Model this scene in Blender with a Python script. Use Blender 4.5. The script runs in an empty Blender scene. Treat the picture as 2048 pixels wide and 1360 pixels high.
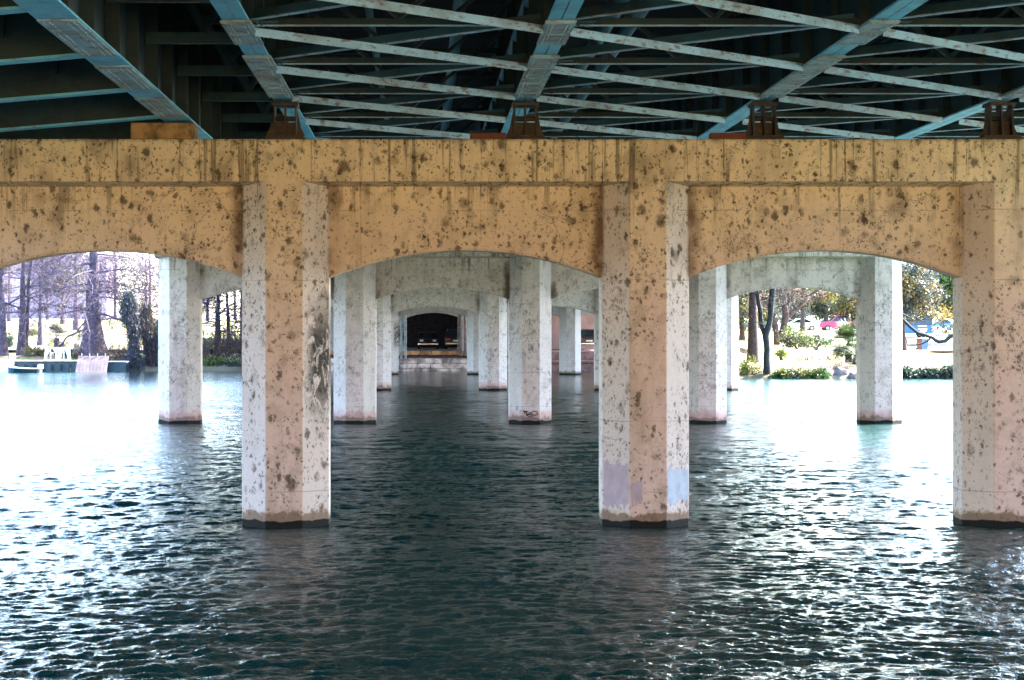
import bpy, math, random
import numpy as np
from mathutils import Vector, Matrix
R = math.radians
C = bpy.context.scene.collection
SC = bpy.context.scene
EYE = 3.466; F = 4200.0; VX, VY = 841.5, 653.0      # eye height above the water, focal length and vanishing point of the photograph

# ------------------------------------------------------------------ camera, sky, sun, exposure
cam_d = bpy.data.cameras.new('camera'); cam = bpy.data.objects.new('camera', cam_d); C.objects.link(cam)
cam.location = (0, 0, EYE); cam.rotation_euler = (R(90), 0, 0)
cam_d.sensor_width = 36; cam_d.lens = 36 * F / 2048
cam_d.shift_x = (1024 - VX) / 2048; cam_d.shift_y = -(680 - VY) / 2048
cam_d.clip_start = 0.1; cam_d.clip_end = 6000
SC.camera = cam
SUN_EL, SUN_AZ = 44, 60                               # azimuth clockwise from +Y
w = bpy.data.worlds.new('World'); SC.world = w; w.use_nodes = True
nt = w.node_tree; nt.nodes.clear()
sky = nt.nodes.new('ShaderNodeTexSky'); sky.sky_type = 'NISHITA'; sky.sun_disc = False
sky.sun_elevation = R(SUN_EL); sky.sun_rotation = R(SUN_AZ); sky.dust_density = .8; sky.air_density = 1.1; sky.ozone_density = 2.5
bg = nt.nodes.new('ShaderNodeBackground'); bg.inputs[1].default_value = 0.15
wo = nt.nodes.new('ShaderNodeOutputWorld')
nt.links.new(sky.outputs[0], bg.inputs[0]); nt.links.new(bg.outputs[0], wo.inputs[0])
sd = bpy.data.lights.new('sun', 'SUN'); sd.energy = 4.5; sd.angle = R(0.5); sd.color = (1, 0.93, 0.82)
sun = bpy.data.objects.new('sun', sd); C.objects.link(sun)
sv = Vector((math.sin(R(SUN_AZ)) * math.cos(R(SUN_EL)), math.cos(R(SUN_AZ)) * math.cos(R(SUN_EL)), math.sin(R(SUN_EL))))
sun.rotation_euler = sv.to_track_quat('Z', 'Y').to_euler(); sun.location = (60, 60, 80)
SC.view_settings.view_transform = 'Standard'; SC.view_settings.look = 'None'
SC.view_settings.exposure = 4.25; SC.view_settings.gamma = 1
SC.cycles.use_denoising = True
SC.cycles.max_bounces = 10; SC.cycles.diffuse_bounces = 6; SC.cycles.glossy_bounces = 4
SC.cycles.caustics_reflective = True; SC.cycles.sample_clamp_indirect = 12

# ------------------------------------------------------------------ helpers
def at(px, py, Y): return Vector(((px - VX) * Y / F, Y, EYE - (py - VY) * Y / F))
def ax(px, Y): return (px - VX) * Y / F
def az(py, Y): return EYE - (py - VY) * Y / F

class MB:
    def __init__(s): s.v = []; s.f = []
    def add(s, vs, fs):
        o = len(s.v); s.v.extend([tuple(p) for p in vs]); s.f.extend([tuple(i + o for i in f) for f in fs]); return s
    def box(s, x0, x1, y0, y1, z0, z1):
        return s.add([(x0,y0,z0),(x1,y0,z0),(x1,y1,z0),(x0,y1,z0),(x0,y0,z1),(x1,y0,z1),(x1,y1,z1),(x0,y1,z1)],
                     [(0,3,2,1),(4,5,6,7),(0,1,5,4),(1,2,6,5),(2,3,7,6),(3,0,4,7)])
    def bbox(s, x0, x1, y0, y1, z0, z1, b):           # box with bevelled edges along all sides
        m = MB(); pts = []
        for sx, X in ((1, x0), (-1, x1)):
            for sy, Y in ((1, y0), (-1, y1)):
                for sz, Z in ((1, z0), (-1, z1)):
                    pts += [(X, Y + sy*b, Z + sz*b), (X + sx*b, Y, Z + sz*b), (X + sx*b, Y + sy*b, Z)]
        return s.hull(pts)
    def hull(s, pts):
        import bmesh
        bm = bmesh.new()
        for p in pts: bm.verts.new(p)
        bmesh.ops.convex_hull(bm, input=bm.verts)
        bm.verts.index_update(); bm.verts.ensure_lookup_table()
        s.add([v.co[:] for v in bm.verts], [[v.index for v in f.verts] for f in bm.faces]); bm.free(); return s
    def prism(s, poly, axis, a0, a1):                  # poly in the plane across the axis
        def P(p, t):
            return {'x': (t, p[0], p[1]), 'y': (p[0], t, p[1]), 'z': (p[0], p[1], t)}[axis]
        n = len(poly)
        vs = [P(p, a0) for p in poly] + [P(p, a1) for p in poly]
        fs = [(i, (i+1) % n, n + (i+1) % n, n + i) for i in range(n)] + [tuple(range(n-1, -1, -1)), tuple(range(n, 2*n))]
        return s.add(vs, fs)
    def bar(s, a, b, wd, ht, up=(0,0,1)):              # a rectangular bar from a to b
        a = Vector(a); b = Vector(b); d = (b - a).normalized(); sd_ = d.cross(Vector(up))
        if sd_.length < 1e-4: sd_ = Vector((1,0,0))
        sd_.normalize(); u = sd_.cross(d).normalized()
        vs = []
        for p in (a, b):
            for i, j in ((-1,-1),(1,-1),(1,1),(-1,1)): vs.append(p + sd_*(i*wd/2) + u*(j*ht/2))
        return s.add(vs, [(0,1,2,3),(4,7,6,5),(0,4,5,1),(1,5,6,2),(2,6,7,3),(3,7,4,0)])
    def tube(s, pts, rad, n=8, cap=True):
        pts = [Vector(p) for p in pts]; rad = rad if isinstance(rad, (list, tuple)) else [rad]*len(pts)
        vs = []; up = None
        for i, p in enumerate(pts):
            d = (pts[min(i+1, len(pts)-1)] - pts[max(i-1, 0)]).normalized()
            if up is None or abs(up.dot(d)) > .98: up = Vector((0,0,1)) if abs(d.z) < .9 else Vector((1,0,0))
            x = d.cross(up).normalized(); y = x.cross(d).normalized(); up = y
            for k in range(n):
                t = 2*math.pi*k/n; vs.append(p + (x*math.cos(t) + y*math.sin(t))*rad[i])
        fs = []
        for i in range(len(pts)-1):
            for k in range(n): fs.append((i*n+k, (i+1)*n+k, (i+1)*n+(k+1) % n, i*n+(k+1) % n))
        if cap: fs += [tuple(range(n)), tuple(range(len(vs)-1, len(vs)-n-1, -1))]
        return s.add(vs, fs)
    def cyl(s, a, b, r, n=16): return s.tube([a, b], r, n)

def link(name, me, mat, parent=None, loc=(0,0,0)):
    o = bpy.data.objects.new(name, me); C.objects.link(o); o.location = loc
    if mat is not None and not me.materials: me.materials.append(mat)
    if parent is not None: o.parent = parent
    return o
def obj(name, mb, mat, parent=None, loc=(0,0,0), smooth=False):
    me = bpy.data.meshes.new(name); me.from_pydata(mb.v, [], mb.f); me.update()
    if smooth: me.polygons.foreach_set('use_smooth', [True]*len(me.polygons))
    return link(name, me, mat, parent, loc)
def np_obj(name, v, f, mat, parent=None, loc=(0,0,0), smooth=False):
    v = np.asarray(v, dtype=np.float32); f = np.asarray(f, dtype=np.int32); k = f.shape[1]
    me = bpy.data.meshes.new(name)
    me.vertices.add(len(v)); me.vertices.foreach_set('co', v.ravel())
    me.loops.add(f.size); me.loops.foreach_set('vertex_index', f.ravel())
    me.polygons.add(len(f)); me.polygons.foreach_set('loop_start', np.arange(0, f.size, k, dtype=np.int32))
    me.polygons.foreach_set('use_smooth', np.full(len(f), smooth))
    me.update(calc_edges=True)
    return link(name, me, mat, parent, loc)
def tag(o, label=None, cat=None, group=None, kind=None):
    for k, v in (('label', label), ('category', cat), ('group', group), ('kind', kind)):
        if v: o[k] = v
    return o
def thing(name, label, cat, loc=(0,0,0), rz=0, group=None):
    o = bpy.data.objects.new(name, None); C.objects.link(o); o.location = loc; o.rotation_euler = (0,0,rz)
    o.empty_display_size = .2
    return tag(o, label, cat, group)
def kids(o): return [c for c in bpy.data.objects if c.parent is o]
def copy_tree(o, parent=None):
    c = o.copy(); C.objects.link(c); c.parent = parent
    for ch in kids(o): copy_tree(ch, c)
    return c

# ------------------------------------------------------------------ materials
class NT:
    def __init__(s, name):
        s.m = bpy.data.materials.new(name); s.m.use_nodes = True; s.t = s.m.node_tree; s.t.nodes.clear()
        s.out = s.t.nodes.new('ShaderNodeOutputMaterial'); s.b = s.t.nodes.new('ShaderNodeBsdfPrincipled')
        s.t.links.new(s.b.outputs[0], s.out.inputs[0])
    def n(s, typ, **kw):
        nd = s.t.nodes.new(typ)
        for k, v in kw.items():
            if k.startswith('i_'): s.set(nd.inputs[k[2:].replace('_', ' ')], v)
            elif k[0] == 'I': s.set(nd.inputs[int(k[1:])], v)
            else: setattr(nd, k, v)
        return nd
    def set(s, inp, v):
        if isinstance(v, bpy.types.NodeSocket): s.t.links.new(v, inp)
        else: inp.default_value = v
    def math(s, op, a, b=None, c=None, clamp=False):
        nd = s.n('ShaderNodeMath', operation=op, use_clamp=clamp)
        for i, v in enumerate((a, b, c)):
            if v is not None: s.set(nd.inputs[i], v)
        return nd.outputs[0]
    def mix(s, fac, a, b, mode='MIX'):
        nd = s.n('ShaderNodeMix', data_type='RGBA', blend_type=mode)
        s.set(nd.inputs[0], fac); s.set(nd.inputs[6], a); s.set(nd.inputs[7], b); return nd.outputs[2]
    def mr(s, v, a, b, c=0., d=1., smooth=True):
        nd = s.n('ShaderNodeMapRange'); nd.interpolation_type = 'SMOOTHSTEP' if smooth else 'LINEAR'
        s.set(nd.inputs[0], v)
        for i, x in enumerate((a, b, c, d)): s.set(nd.inputs[i+1], x)
        return nd.outputs[0]
    def noise(s, vec, sc, det=4., rough=.55, dist=0.):
        nd = s.n('ShaderNodeTexNoise'); s.set(nd.inputs['Vector'], vec); s.set(nd.inputs['Scale'], sc)
        nd.inputs['Detail'].default_value = det; nd.inputs['Roughness'].default_value = rough; nd.inputs['Distortion'].default_value = dist
        return nd
    def ramp(s, v, stops):
        nd = s.n('ShaderNodeValToRGB'); cr = nd.color_ramp
        while len(cr.elements) < len(stops): cr.elements.new(.5)
        for e, (p, c) in zip(cr.elements, stops): e.position = p; e.color = (*c, 1)
        s.set(nd.inputs[0], v); return nd.outputs[0]
    def pos(s):
        g = s.n('ShaderNodeNewGeometry').outputs['Position']; return g
    def scale(s, vec, v):
        nd = s.n('ShaderNodeVectorMath', operation='MULTIPLY'); s.set(nd.inputs[0], vec); nd.inputs[1].default_value = v; return nd.outputs[0]
    def add(s, a, b):
        nd = s.n('ShaderNodeVectorMath', operation='ADD'); s.set(nd.inputs[0], a); s.set(nd.inputs[1], b); return nd.outputs[0]
    def bump(s, h, st, d=.02, nrm=None):
        nd = s.n('ShaderNodeBump'); nd.inputs['Strength'].default_value = st; nd.inputs['Distance'].default_value = d
        s.set(nd.inputs['Height'], h)
        if nrm is not None: s.set(nd.inputs['Normal'], nrm)
        return nd.outputs[0]

def c4(c): return (*c, 1.)
def concrete(name, stops, spot=1., pink=0., mottle=1., streak=1.):
    k = NT(name); p = k.pos(); sx = k.n('ShaderNodeSeparateXYZ'); k.set(sx.inputs[0], p); z = sx.outputs[2]
    nz = k.noise(p, .9, 5).outputs[0]; nf = k.noise(p, 9., 5, .65).outputs[0]; nm = k.noise(p, 2.6, 6, .62).outputs[0]
    zz = k.math('ADD', z, k.math('MULTIPLY', k.math('SUBTRACT', nz, .5), 2.4))
    col = k.ramp(k.mr(zz, 0., 6.8, smooth=False), stops)
    col = k.mix(k.mr(nm, .45, .72, 0., .45), col, c4((.20,.14,.08)), 'MIX')
    col = k.mix(k.mr(nf, .35, .7, 0., .28), col, c4((.62,.52,.42)))
    col = k.mix(k.mr(k.noise(k.scale(p, (2.2,2.2,.35)), 1., 4).outputs[0], .5, .75, 0., .45), col, c4((.24,.17,.10)))
    # splayed column faces mixed paler: cool side light painted into the colour
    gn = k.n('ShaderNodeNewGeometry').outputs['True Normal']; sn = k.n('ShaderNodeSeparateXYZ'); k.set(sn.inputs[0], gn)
    side_light = k.mr(k.math('ABSOLUTE', sn.outputs[0]), .55, .65)
    col = k.mix(k.math('MULTIPLY', side_light, k.mr(z, 5.6, 3.2, .46, .66)), col, c4((.53,.48,.46)))
    # dark mould spots of many sizes
    pd = k.add(k.add(p, k.scale(k.noise(p, 6., 3).outputs[1], (.16,.16,.16))), k.scale(k.noise(p, 24., 3, .7).outputs[1], (.06,.06,.06)))
    dens = k.noise(p, .55, 3).outputs[0]
    topd = k.mr(z, 5.5, 6.0, -.085, .07)
    for sc, r, lo, hi, strg, asp in ((3.3, .20, .34, .60, .85, .8), (6.5, .23, .24, .48, .9, .6), (12., .24, .22, .46, .9, .7), (21., .27, .26, .5, .85, .7), (1.3, .22, .40, .66, .45, .7)):
        v = k.n('ShaderNodeTexVoronoi', feature='F1'); k.set(v.inputs['Vector'], k.scale(pd, (1, 1, asp))); v.inputs['Scale'].default_value = sc
        sep = k.n('ShaderNodeSeparateColor'); k.set(sep.inputs[0], v.outputs['Color'])
        rr = k.math('MULTIPLY', k.math('POWER', sep.outputs[0], 1.4), r * 1.75)
        m = k.mr(k.math('SUBTRACT', v.outputs['Distance'], rr), -.16, .13, 1., 0.)
        m = k.math('MULTIPLY', k.math('POWER', m, 1.6), k.mr(nm, .32, .52, .35, 1.)); m = k.math('MULTIPLY', m, k.mr(k.math('ADD', k.math('ADD', dens, topd), k.math('MULTIPLY', sep.outputs[1], .2)), lo+.02, hi+.0, 0., strg*spot*.9))
        col = k.mix(m, col, c4((.06,.036,.02)))
    # flaking and cracks, strongest at mid height of the columns
    fl = k.noise(k.scale(p, (1.6,1.6,1.)), 3.4, 7, .68, .9).outputs[0]
    band = k.math('MULTIPLY', k.mr(zz, .8, 2.4), k.mr(zz, 5.6, 3.6))
    m = k.math('MULTIPLY', k.math('MULTIPLY', k.mr(fl, .56, .63), band), k.mr(dens, .40, .62, .15, 1.))
    col = k.mix(k.math('MULTIPLY', m, .62*mottle), col, c4((.05,.042,.035)))
    cv = k.n('ShaderNodeTexVoronoi', feature='DISTANCE_TO_EDGE'); k.set(cv.inputs['Vector'], k.add(p, k.scale(k.noise(p, 2.5, 6, .7).outputs[1], (.9,.9,.9)))); cv.inputs['Scale'].default_value = .8
    m = k.math('MULTIPLY', k.mr(cv.outputs['Distance'], .0, .012, 1., 0.), k.mr(dens, .47, .55))
    col = k.mix(k.math('MULTIPLY', m, .75*mottle), col, c4((.04,.03,.02)))
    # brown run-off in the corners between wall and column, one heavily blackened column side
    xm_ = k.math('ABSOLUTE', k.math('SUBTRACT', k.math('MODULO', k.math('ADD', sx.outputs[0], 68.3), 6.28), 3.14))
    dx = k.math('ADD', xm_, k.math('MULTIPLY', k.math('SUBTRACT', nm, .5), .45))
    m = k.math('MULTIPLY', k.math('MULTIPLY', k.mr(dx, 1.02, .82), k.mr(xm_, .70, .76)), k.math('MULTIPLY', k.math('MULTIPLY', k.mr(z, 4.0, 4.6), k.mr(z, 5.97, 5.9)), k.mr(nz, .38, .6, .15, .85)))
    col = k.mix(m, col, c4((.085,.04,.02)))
    if streak > .99 and not pink:
        bx = k.mr(k.math('ABSOLUTE', k.math('SUBTRACT', sx.outputs[0], -1.62)), .42, .2); bz = k.math('MULTIPLY', k.mr(z, 1.5, 2.6), k.mr(z, 4.2, 3.2))
        bn = k.noise(k.scale(p, (3.,3.,1.7)), 1.6, 7, .7, 1.2).outputs[0]
        m = k.math('MULTIPLY', k.math('MULTIPLY', bx, bz), k.mr(bn, .40, .50)); col = k.mix(k.math('MULTIPLY', m, .9), col, c4((.014,.014,.012)))
    # vertical drip streaks on the beam above
    st = k.noise(k.scale(p, (7.,7.,.22)), 1., 4, .7).outputs[0]
    m = k.math('MULTIPLY', k.mr(st, .55, .64), k.mr(zz, 5.0, 6.2, 0., 1.))
    col = k.mix(k.math('MULTIPLY', m, .65*streak), col, c4((.06,.04,.02)))
    jl = k.math('ABSOLUTE', k.math('SUBTRACT', k.math('FRACT', k.math('ADD', k.math('MULTIPLY', sx.outputs[0], 1/2.09), k.math('MULTIPLY', k.math('SUBTRACT', nf, .5), .012))), .5))
    m = k.math('MULTIPLY', k.math('MULTIPLY', k.mr(jl, .007, .003), k.mr(z, 5.6, 6.0, .25, .8)), k.mr(nm, .42, .55, .2, 1.))
    col = k.mix(m, col, c4((.08,.05,.03)))
    hl = k.math('ABSOLUTE', k.math('SUBTRACT', k.math('FRACT', k.math('ADD', k.math('MULTIPLY', z, 1/1.22), k.math('MULTIPLY', k.math('SUBTRACT', nm, .5), .05))), .5))
    col = k.mix(k.math('MULTIPLY', k.mr(hl, .010, .004), k.mr(nz, .45, .6, .05, .45)), col, c4((.10,.065,.04)))
    gr = k.mr(k.math('ADD', z, k.math('MULTIPLY', nf, .2)), 6.72, 6.86, 0., .7)
    col = k.mix(gr, col, c4((.03,.022,.015)))
    # formwork board lines
    # stain and wet band above the water
    zr = k.math('ADD', z, k.math('MULTIPLY', k.math('SUBTRACT', k.noise(p, 3.5, 5, .6).outputs[0], .5), .5))
    col = k.mix(k.mr(zr, .62 if pink else .34, .16, 0., .85 if pink else .6), col, c4((.42,.20,.17) if pink else (.36,.17,.08)))
    col = k.mix(k.mr(zr, .27, .2, 0., .7), col, c4((.11,.085,.06)))
    zw = k.math('ADD', z, k.math('MULTIPLY', k.math('SUBTRACT', nm, .5), .16))
    col = k.mix(k.mr(zw, .125, .10), col, c4((.008,.008,.007)))
    k.set(k.b.inputs['Base Color'], col)
    k.set(k.b.inputs['Roughness'], k.mr(zw, .17, .13, .88, .75)); k.b.inputs['Specular IOR Level'].default_value = .12
    h = k.math('ADD', k.math('MULTIPLY', nf, .6), k.math('MULTIPLY', fl, .8))
    k.set(k.b.inputs['Normal'], k.bump(h, .35, .03))
    return k.m
M = {}
M['conc1'] = concrete('weathered_tan_concrete', [(0, (.55,.40,.37)), (.30, (.56,.39,.34)), (.55, (.60,.42,.32)), (.78, (.67,.50,.32)), (.92, (.74,.57,.33)), (1, (.76,.60,.34))])  # upper tones raised: missing light under the deck put into the colour
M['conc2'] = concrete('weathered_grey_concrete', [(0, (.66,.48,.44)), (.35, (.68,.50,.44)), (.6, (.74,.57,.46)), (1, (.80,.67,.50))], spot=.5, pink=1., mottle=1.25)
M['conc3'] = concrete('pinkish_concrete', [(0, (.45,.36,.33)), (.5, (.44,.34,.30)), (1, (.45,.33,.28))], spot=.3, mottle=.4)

def simple(name, col, rough=.6, metal=0., var=.25, sc=3., col2=None, spec=None, bump=.15):
    k = NT(name); p = k.pos(); n = k.noise(p, sc, 5, .6).outputs[0]
    c2 = col2 or tuple(x*(1-var*1.6) for x in col)
    k.set(k.b.inputs['Base Color'], k.mix(k.mr(n, .35, .68), c4(col), c4(c2)))
    k.b.inputs['Roughness'].default_value = rough; k.b.inputs['Metallic'].default_value = metal
    if bump: k.set(k.b.inputs['Normal'], k.bump(n, bump, .02))
    return k.m
def steel(name, paint, dirt, rustamt=.5, dirtamt=.6):
    k = NT(name); p = k.pos()
    n1 = k.noise(p, 1.1, 6, .65).outputs[0]; n2 = k.noise(k.scale(p, (1,1,3)), 4.5, 6, .7).outputs[0]; n3 = k.noise(p, 22., 4).outputs[0]
    col = k.mix(k.mr(n1, .42, .66, 0., dirtamt), c4(paint), c4(dirt))
    col = k.mix(k.mr(n2, .52, .64, 0., rustamt), col, c4((.16,.075,.03)))
    col = k.mix(k.mr(n3, .62, .72, 0., .6), col, c4((.05,.04,.03)))
    k.set(k.b.inputs['Base Color'], col); k.b.inputs['Roughness'].default_value = .55; k.b.inputs['Specular IOR Level'].default_value = .2
    k.set(k.b.inputs['Normal'], k.bump(n2, .2, .01)); return k.m
M['paint'] = steel('pale_blue_steel_paint', (.15,.55,.70), (.12,.34,.40), .45, .6)
M['plate'] = steel('weathered_splice_paint', (.30,.46,.50), (.20,.24,.22), .7, .8)
M['strut'] = steel('pale_strut_paint', (.34,.56,.66), (.22,.25,.24), .85, .7)
M['dark'] = steel('dark_teal_steel', (.024,.052,.054), (.013,.024,.025), .15, .7)  # webs and plates, much darker teal than the flanges
M['dim'] = steel('dim_grey_steel', (.05,.12,.13), (.025,.05,.052), .3, .8)
M['pipe'] = steel('teal_pipe_paint', (.12,.32,.38), (.06,.13,.15), .1, .7)
M['rust'] = steel('rusty_bearing_steel', (.06,.05,.038), (.03,.022,.016), .5, .8)
M['redox'] = steel('red_oxide_paint', (.17,.05,.03), (.09,.035,.025), .3, .7)
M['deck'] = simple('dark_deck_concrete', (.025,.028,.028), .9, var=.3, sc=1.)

# ------------------------------------------------------------------ terrain profile
def smooth(a, b, x):
    t = np.clip((x - a) / (b - a), 0, 1); return t*t*(3-2*t)
def shore(X): 
    base = 163.8 + smooth(15.5, 19., X) * (140.6 - 163.8)
    wig = (np.sin(X*.9) * .35 + np.sin(X*2.3+1) * .2) * (smooth(-9, -13, X) + smooth(18, 22, X))
    return base + wig
def ground_z(X, Y):
    X = np.asarray(X, float); Y = np.asarray(Y, float)
    d = Y - shore(X)
    left = smooth(-6, -14, X); right = smooth(15., 19., X); under = 1 - np.clip(left + right, 0, 1)
    zl = -1.2 + 1.5*smooth(-1.2, .3, d) + .85*smooth(.0, 3., d) + 3.1*smooth(2, 85, d) + 1.2*smooth(80, 300, d)
    zr = -1.2 + 1.4*smooth(-1.0, .2, d) + .75*smooth(.0, 4., d) + 2.0*smooth(4, 95, d) + 1.2*smooth(100, 500, d)
    zu = -1.2 + 2.12*smooth(.2, .45, d) + .56*smooth(4.7, 4.95, d) + 1.4*smooth(40, 90, d)
    z = left*zl + right*zr + under*zu
    # added behind the camera, unseen: slope to bounce warm light, bluffs to block sky
    z = np.where(Y < 5, -1.2 + (3.*smooth(-7., -13., Y) + 10.*smooth(-17., -42., Y)) + 20.*smooth(19., 30., np.abs(X-4.))*smooth(3., -16., Y + .0*X), z)
    return z + (np.sin(X*.31+Y*.17) * np.sin(Y*.23) * .12) * (left+right) * smooth(3, 10, d)
xs = np.concatenate([np.linspace(-2500, -80, 14), np.arange(-78, -16, 1.5), np.arange(-16, 24, .5), np.arange(24, 80, 1.), np.linspace(82, 2500, 14)])
ys = np.concatenate([np.linspace(-300, -50, 10), np.arange(-48, 4, 2.), np.linspace(4, 134, 18), np.arange(136, 146, .4), np.arange(146, 161, 1.), np.arange(161, 170, .25), np.arange(170, 260, 2.), np.linspace(264, 700, 24), np.linspace(800, 4500, 10)])
XX, YY = np.meshgrid(xs, ys); ZZ = ground_z(XX, YY)
nx, ny = len(xs), len(ys)
ii = (np.arange(ny-1)[:, None]*nx + np.arange(nx-1)[None, :]).ravel()
k = NT('bank_soil_and_grass'); p = k.pos(); sx = k.n('ShaderNodeSeparateXYZ'); k.set(sx.inputs[0], p)
n1 = k.noise(p, .35, 5, .6).outputs[0]; n2 = k.noise(p, 3., 6, .7).outputs[0]; n3 = k.noise(k.scale(p, (.25,1.2,1)), 1., 4).outputs[0]
grass = k.mix(k.mr(n2, .35, .65), c4((.12,.18,.025)), c4((.20,.20,.05)))
soil = k.mix(k.mr(n2, .35, .65), c4((.14,.075,.045)), c4((.26,.17,.12)))
col = k.mix(k.mr(n3, .46, .56), grass, soil)
col = k.mix(k.mr(sx.outputs[2], 1.0, .45), col, c4((.10,.075,.045)))
uy = k.mr(sx.outputs[1], 262., 266.); col = k.mix(uy, col, c4((.40,.38,.35)))
near = k.mr(sx.outputs[1], 8., 6.); tan = k.mix(k.mr(n2, .35, .65), c4((.62,.36,.13)), c4((.68,.44,.20)))  # added unseen slope coloured tan for a warm bounce
axx = k.math('ABSOLUTE', k.math('SUBTRACT', sx.outputs[0], 4.)); tan = k.mix(k.mr(axx, 19., 23.), tan, c4((.045,.05,.025)))  # added unseen side bluffs kept dark so they return little light
col = k.mix(near, col, tan)
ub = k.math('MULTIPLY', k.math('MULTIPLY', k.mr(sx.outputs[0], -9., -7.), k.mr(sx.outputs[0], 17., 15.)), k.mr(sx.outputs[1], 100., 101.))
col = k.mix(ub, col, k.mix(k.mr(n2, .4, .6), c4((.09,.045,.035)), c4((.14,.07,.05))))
k.set(k.b.inputs['Base Color'], col); k.b.inputs['Roughness'].default_value = .95; k.set(k.b.inputs['Normal'], k.bump(n2, .6, .15))
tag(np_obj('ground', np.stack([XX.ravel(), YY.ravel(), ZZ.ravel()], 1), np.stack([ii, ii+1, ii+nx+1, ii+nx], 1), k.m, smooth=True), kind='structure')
def gz(x, y): return float(ground_z(x, y))

# ------------------------------------------------------------------ water with real waves
k = NT('lake_water'); p = k.pos()
k.b.inputs['Base Color'].default_value = (.005,.026,.025,1); k.b.inputs['Roughness'].default_value = .07; k.b.inputs['IOR'].default_value = 1.333
a = k.noise(k.scale(p, (1.,1.,1.)), 8., 4, .65, .5).outputs[0]; b_ = k.noise(k.scale(p, (.7,1.,1.)), 26., 2, .5).outputs[0]
sy_ = k.n('ShaderNodeSeparateXYZ'); k.set(sy_.inputs[0], p)
k.set(k.b.inputs['Normal'], k.bump(k.math('MULTIPLY', k.math('ADD', a, k.math('MULTIPLY', b_, .35)), k.mr(sy_.outputs[1], 80., 140., 1., .35)), .6, .07))
M['water'] = k.m
rs = np.random.RandomState(4)
yy = np.concatenate([np.array([-60, -20, -5, 2., 6., 9.]), 11.*np.exp(np.arange(0, 2050)*.00133)]); 
uu = np.concatenate([np.array([-60., -20, -6, -2, -.9, -.5]), np.arange(-.27, .37, .00085), np.array([.5, .9, 2, 6, 20, 60.])])
yref = np.maximum(yy, 9.)
X = uu[None, :]*yref[:, None]; Y = np.repeat(yy[:, None], len(uu), 1)
H = np.zeros_like(X); dY = np.maximum(.00133*yref, .015)[:, None]; 
wx = X + .35*np.sin(Y*.45+X*.2) + .2*np.sin(X*1.1-Y*.7); wy = Y + .4*np.sin(X*.38+Y*.15) + .2*np.sin(X*.9+Y*.8+2)
for i in range(110):
    lam = .085 * (6.5 ** rs.rand()) if i > 9 else rs.uniform(.7, 2.2)   # 0.09 to 2.2 m
    th = rs.normal(R(97), R(40)); kk = 2*math.pi/lam
    amp = (.0054 if i > 9 else .0044) * lam**.82 * (.5+rs.rand())
    att = np.clip((lam/dY - 3.)/5., 0, 1)
    ph = kk*(wx*math.cos(th) + wy*math.sin(th)) + rs.rand()*6.28
    s_ = np.sin(ph)
    H += amp*att*(s_ + .28*np.cos(2*ph) * (lam > .3))
gust = .75 + .35*np.sin(X*.21+1.3+.5*np.sin(Y*.1))*np.sin(Y*.13+.6*np.sin(X*.17))
H *= gust
H *= (Y > 10) * (1 - .6*smooth(85., 135., Y))
keep = Y < 200
n0, n1_ = X.shape
jj = (np.arange(n0-1)[:, None]*n1_ + np.arange(n1_-1)[None, :]).ravel()
tag(np_obj('water', np.stack([X.ravel(), Y.ravel(), H.ravel()], 1), np.stack([jj, jj+1, jj+n1_+1, jj+n1_], 1), M['water'], smooth=True), kind='structure')

# ------------------------------------------------------------------ the concrete bents
A = .63; CH = .445; WD = A + 2*CH                      # octagon: face, chamfer, width
def column_mb(h, seg=8):
    # octagon with finely rounded corners, foot 1.3 m under the water
    e = .014; base = []
    pts = [(-A/2, 0), (A/2, 0), (A/2+CH, CH), (A/2+CH, CH+A), (A/2, WD), (-A/2, WD), (-A/2-CH, CH+A), (-A/2-CH, CH)]
    for i, p_ in enumerate(pts):
        a_ = Vector(pts[i-1]); b2 = Vector(p_); c_ = Vector(pts[(i+1) % 8])
        base.append(b2 + (a_-b2).normalized()*e); base.append(b2 + (c_-b2).normalized()*e)
    m = MB(); n = len(base); zs = [-1.3, h]
    vs = [(q.x, q.y, z) for z in zs for q in base]
    return m.add(vs, [(i, (i+1) % n, n+(i+1) % n, n+i) for i in range(n)] + [tuple(range(n, 2*n))])
def wall_mb(x0, x1, top, spring, crown, th=A, n=40):
    m = MB(); w2 = (x1-x0)/2; rise = crown-spring; rad = (w2*w2+rise*rise)/(2*rise); cz = crown-rad
    b = .045; vs = []
    for i in range(n+1):
        x = -w2 + 2*w2*i/n; z = cz + math.sqrt(rad*rad - x*x); X_ = (x0+x1)/2 + x
        vs += [(X_, 0, top), (X_, 0, z+b), (X_, b*.6, z), (X_, th-b*.6, z), (X_, th, z+b), (X_, th, top)]
    fs = []
    for i in range(n):
        o = i*6
        for j in range(5): fs.append((o+j, o+j+1, o+6+j+1, o+6+j))
    return m.add(vs, fs)
ZC0, ZC1, ZB = 5.97, 6.70, 5.905
def bent(Y0, cols, spring, crown, mat, label, cap=(-11.6, 19.6), grp='bridge bents'):
    t = thing('bridge_bent', label, 'bridge pier', (0, Y0, 0), group=grp)
    cb = MB().prism([(0, ZC1-.015), (0, ZC0), (CH, ZB), (WD-CH, ZB), (WD, ZC0), (WD, ZC1-.015), (WD-.015, ZC1), (.015, ZC1)], 'x', *cap)
    obj('cap_beam', cb, mat, t)
    cc = []
    for x in cols:
        cc.append(obj('column', column_mb(ZC0), mat, t, (x, 0, 0)))
    for x0, x1 in zip(cols[:-1], cols[1:]):
        wb = wall_mb(x0+A/2+CH-.02, x1-A/2-CH+.02, ZB, spring, crown)
        obj('arch_wall', wb, mat, t, (0, CH, 0))
    return t, cc
COLS = [-8.64 + 6.28*i for i in range(5)]
U = 1/116.
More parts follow.
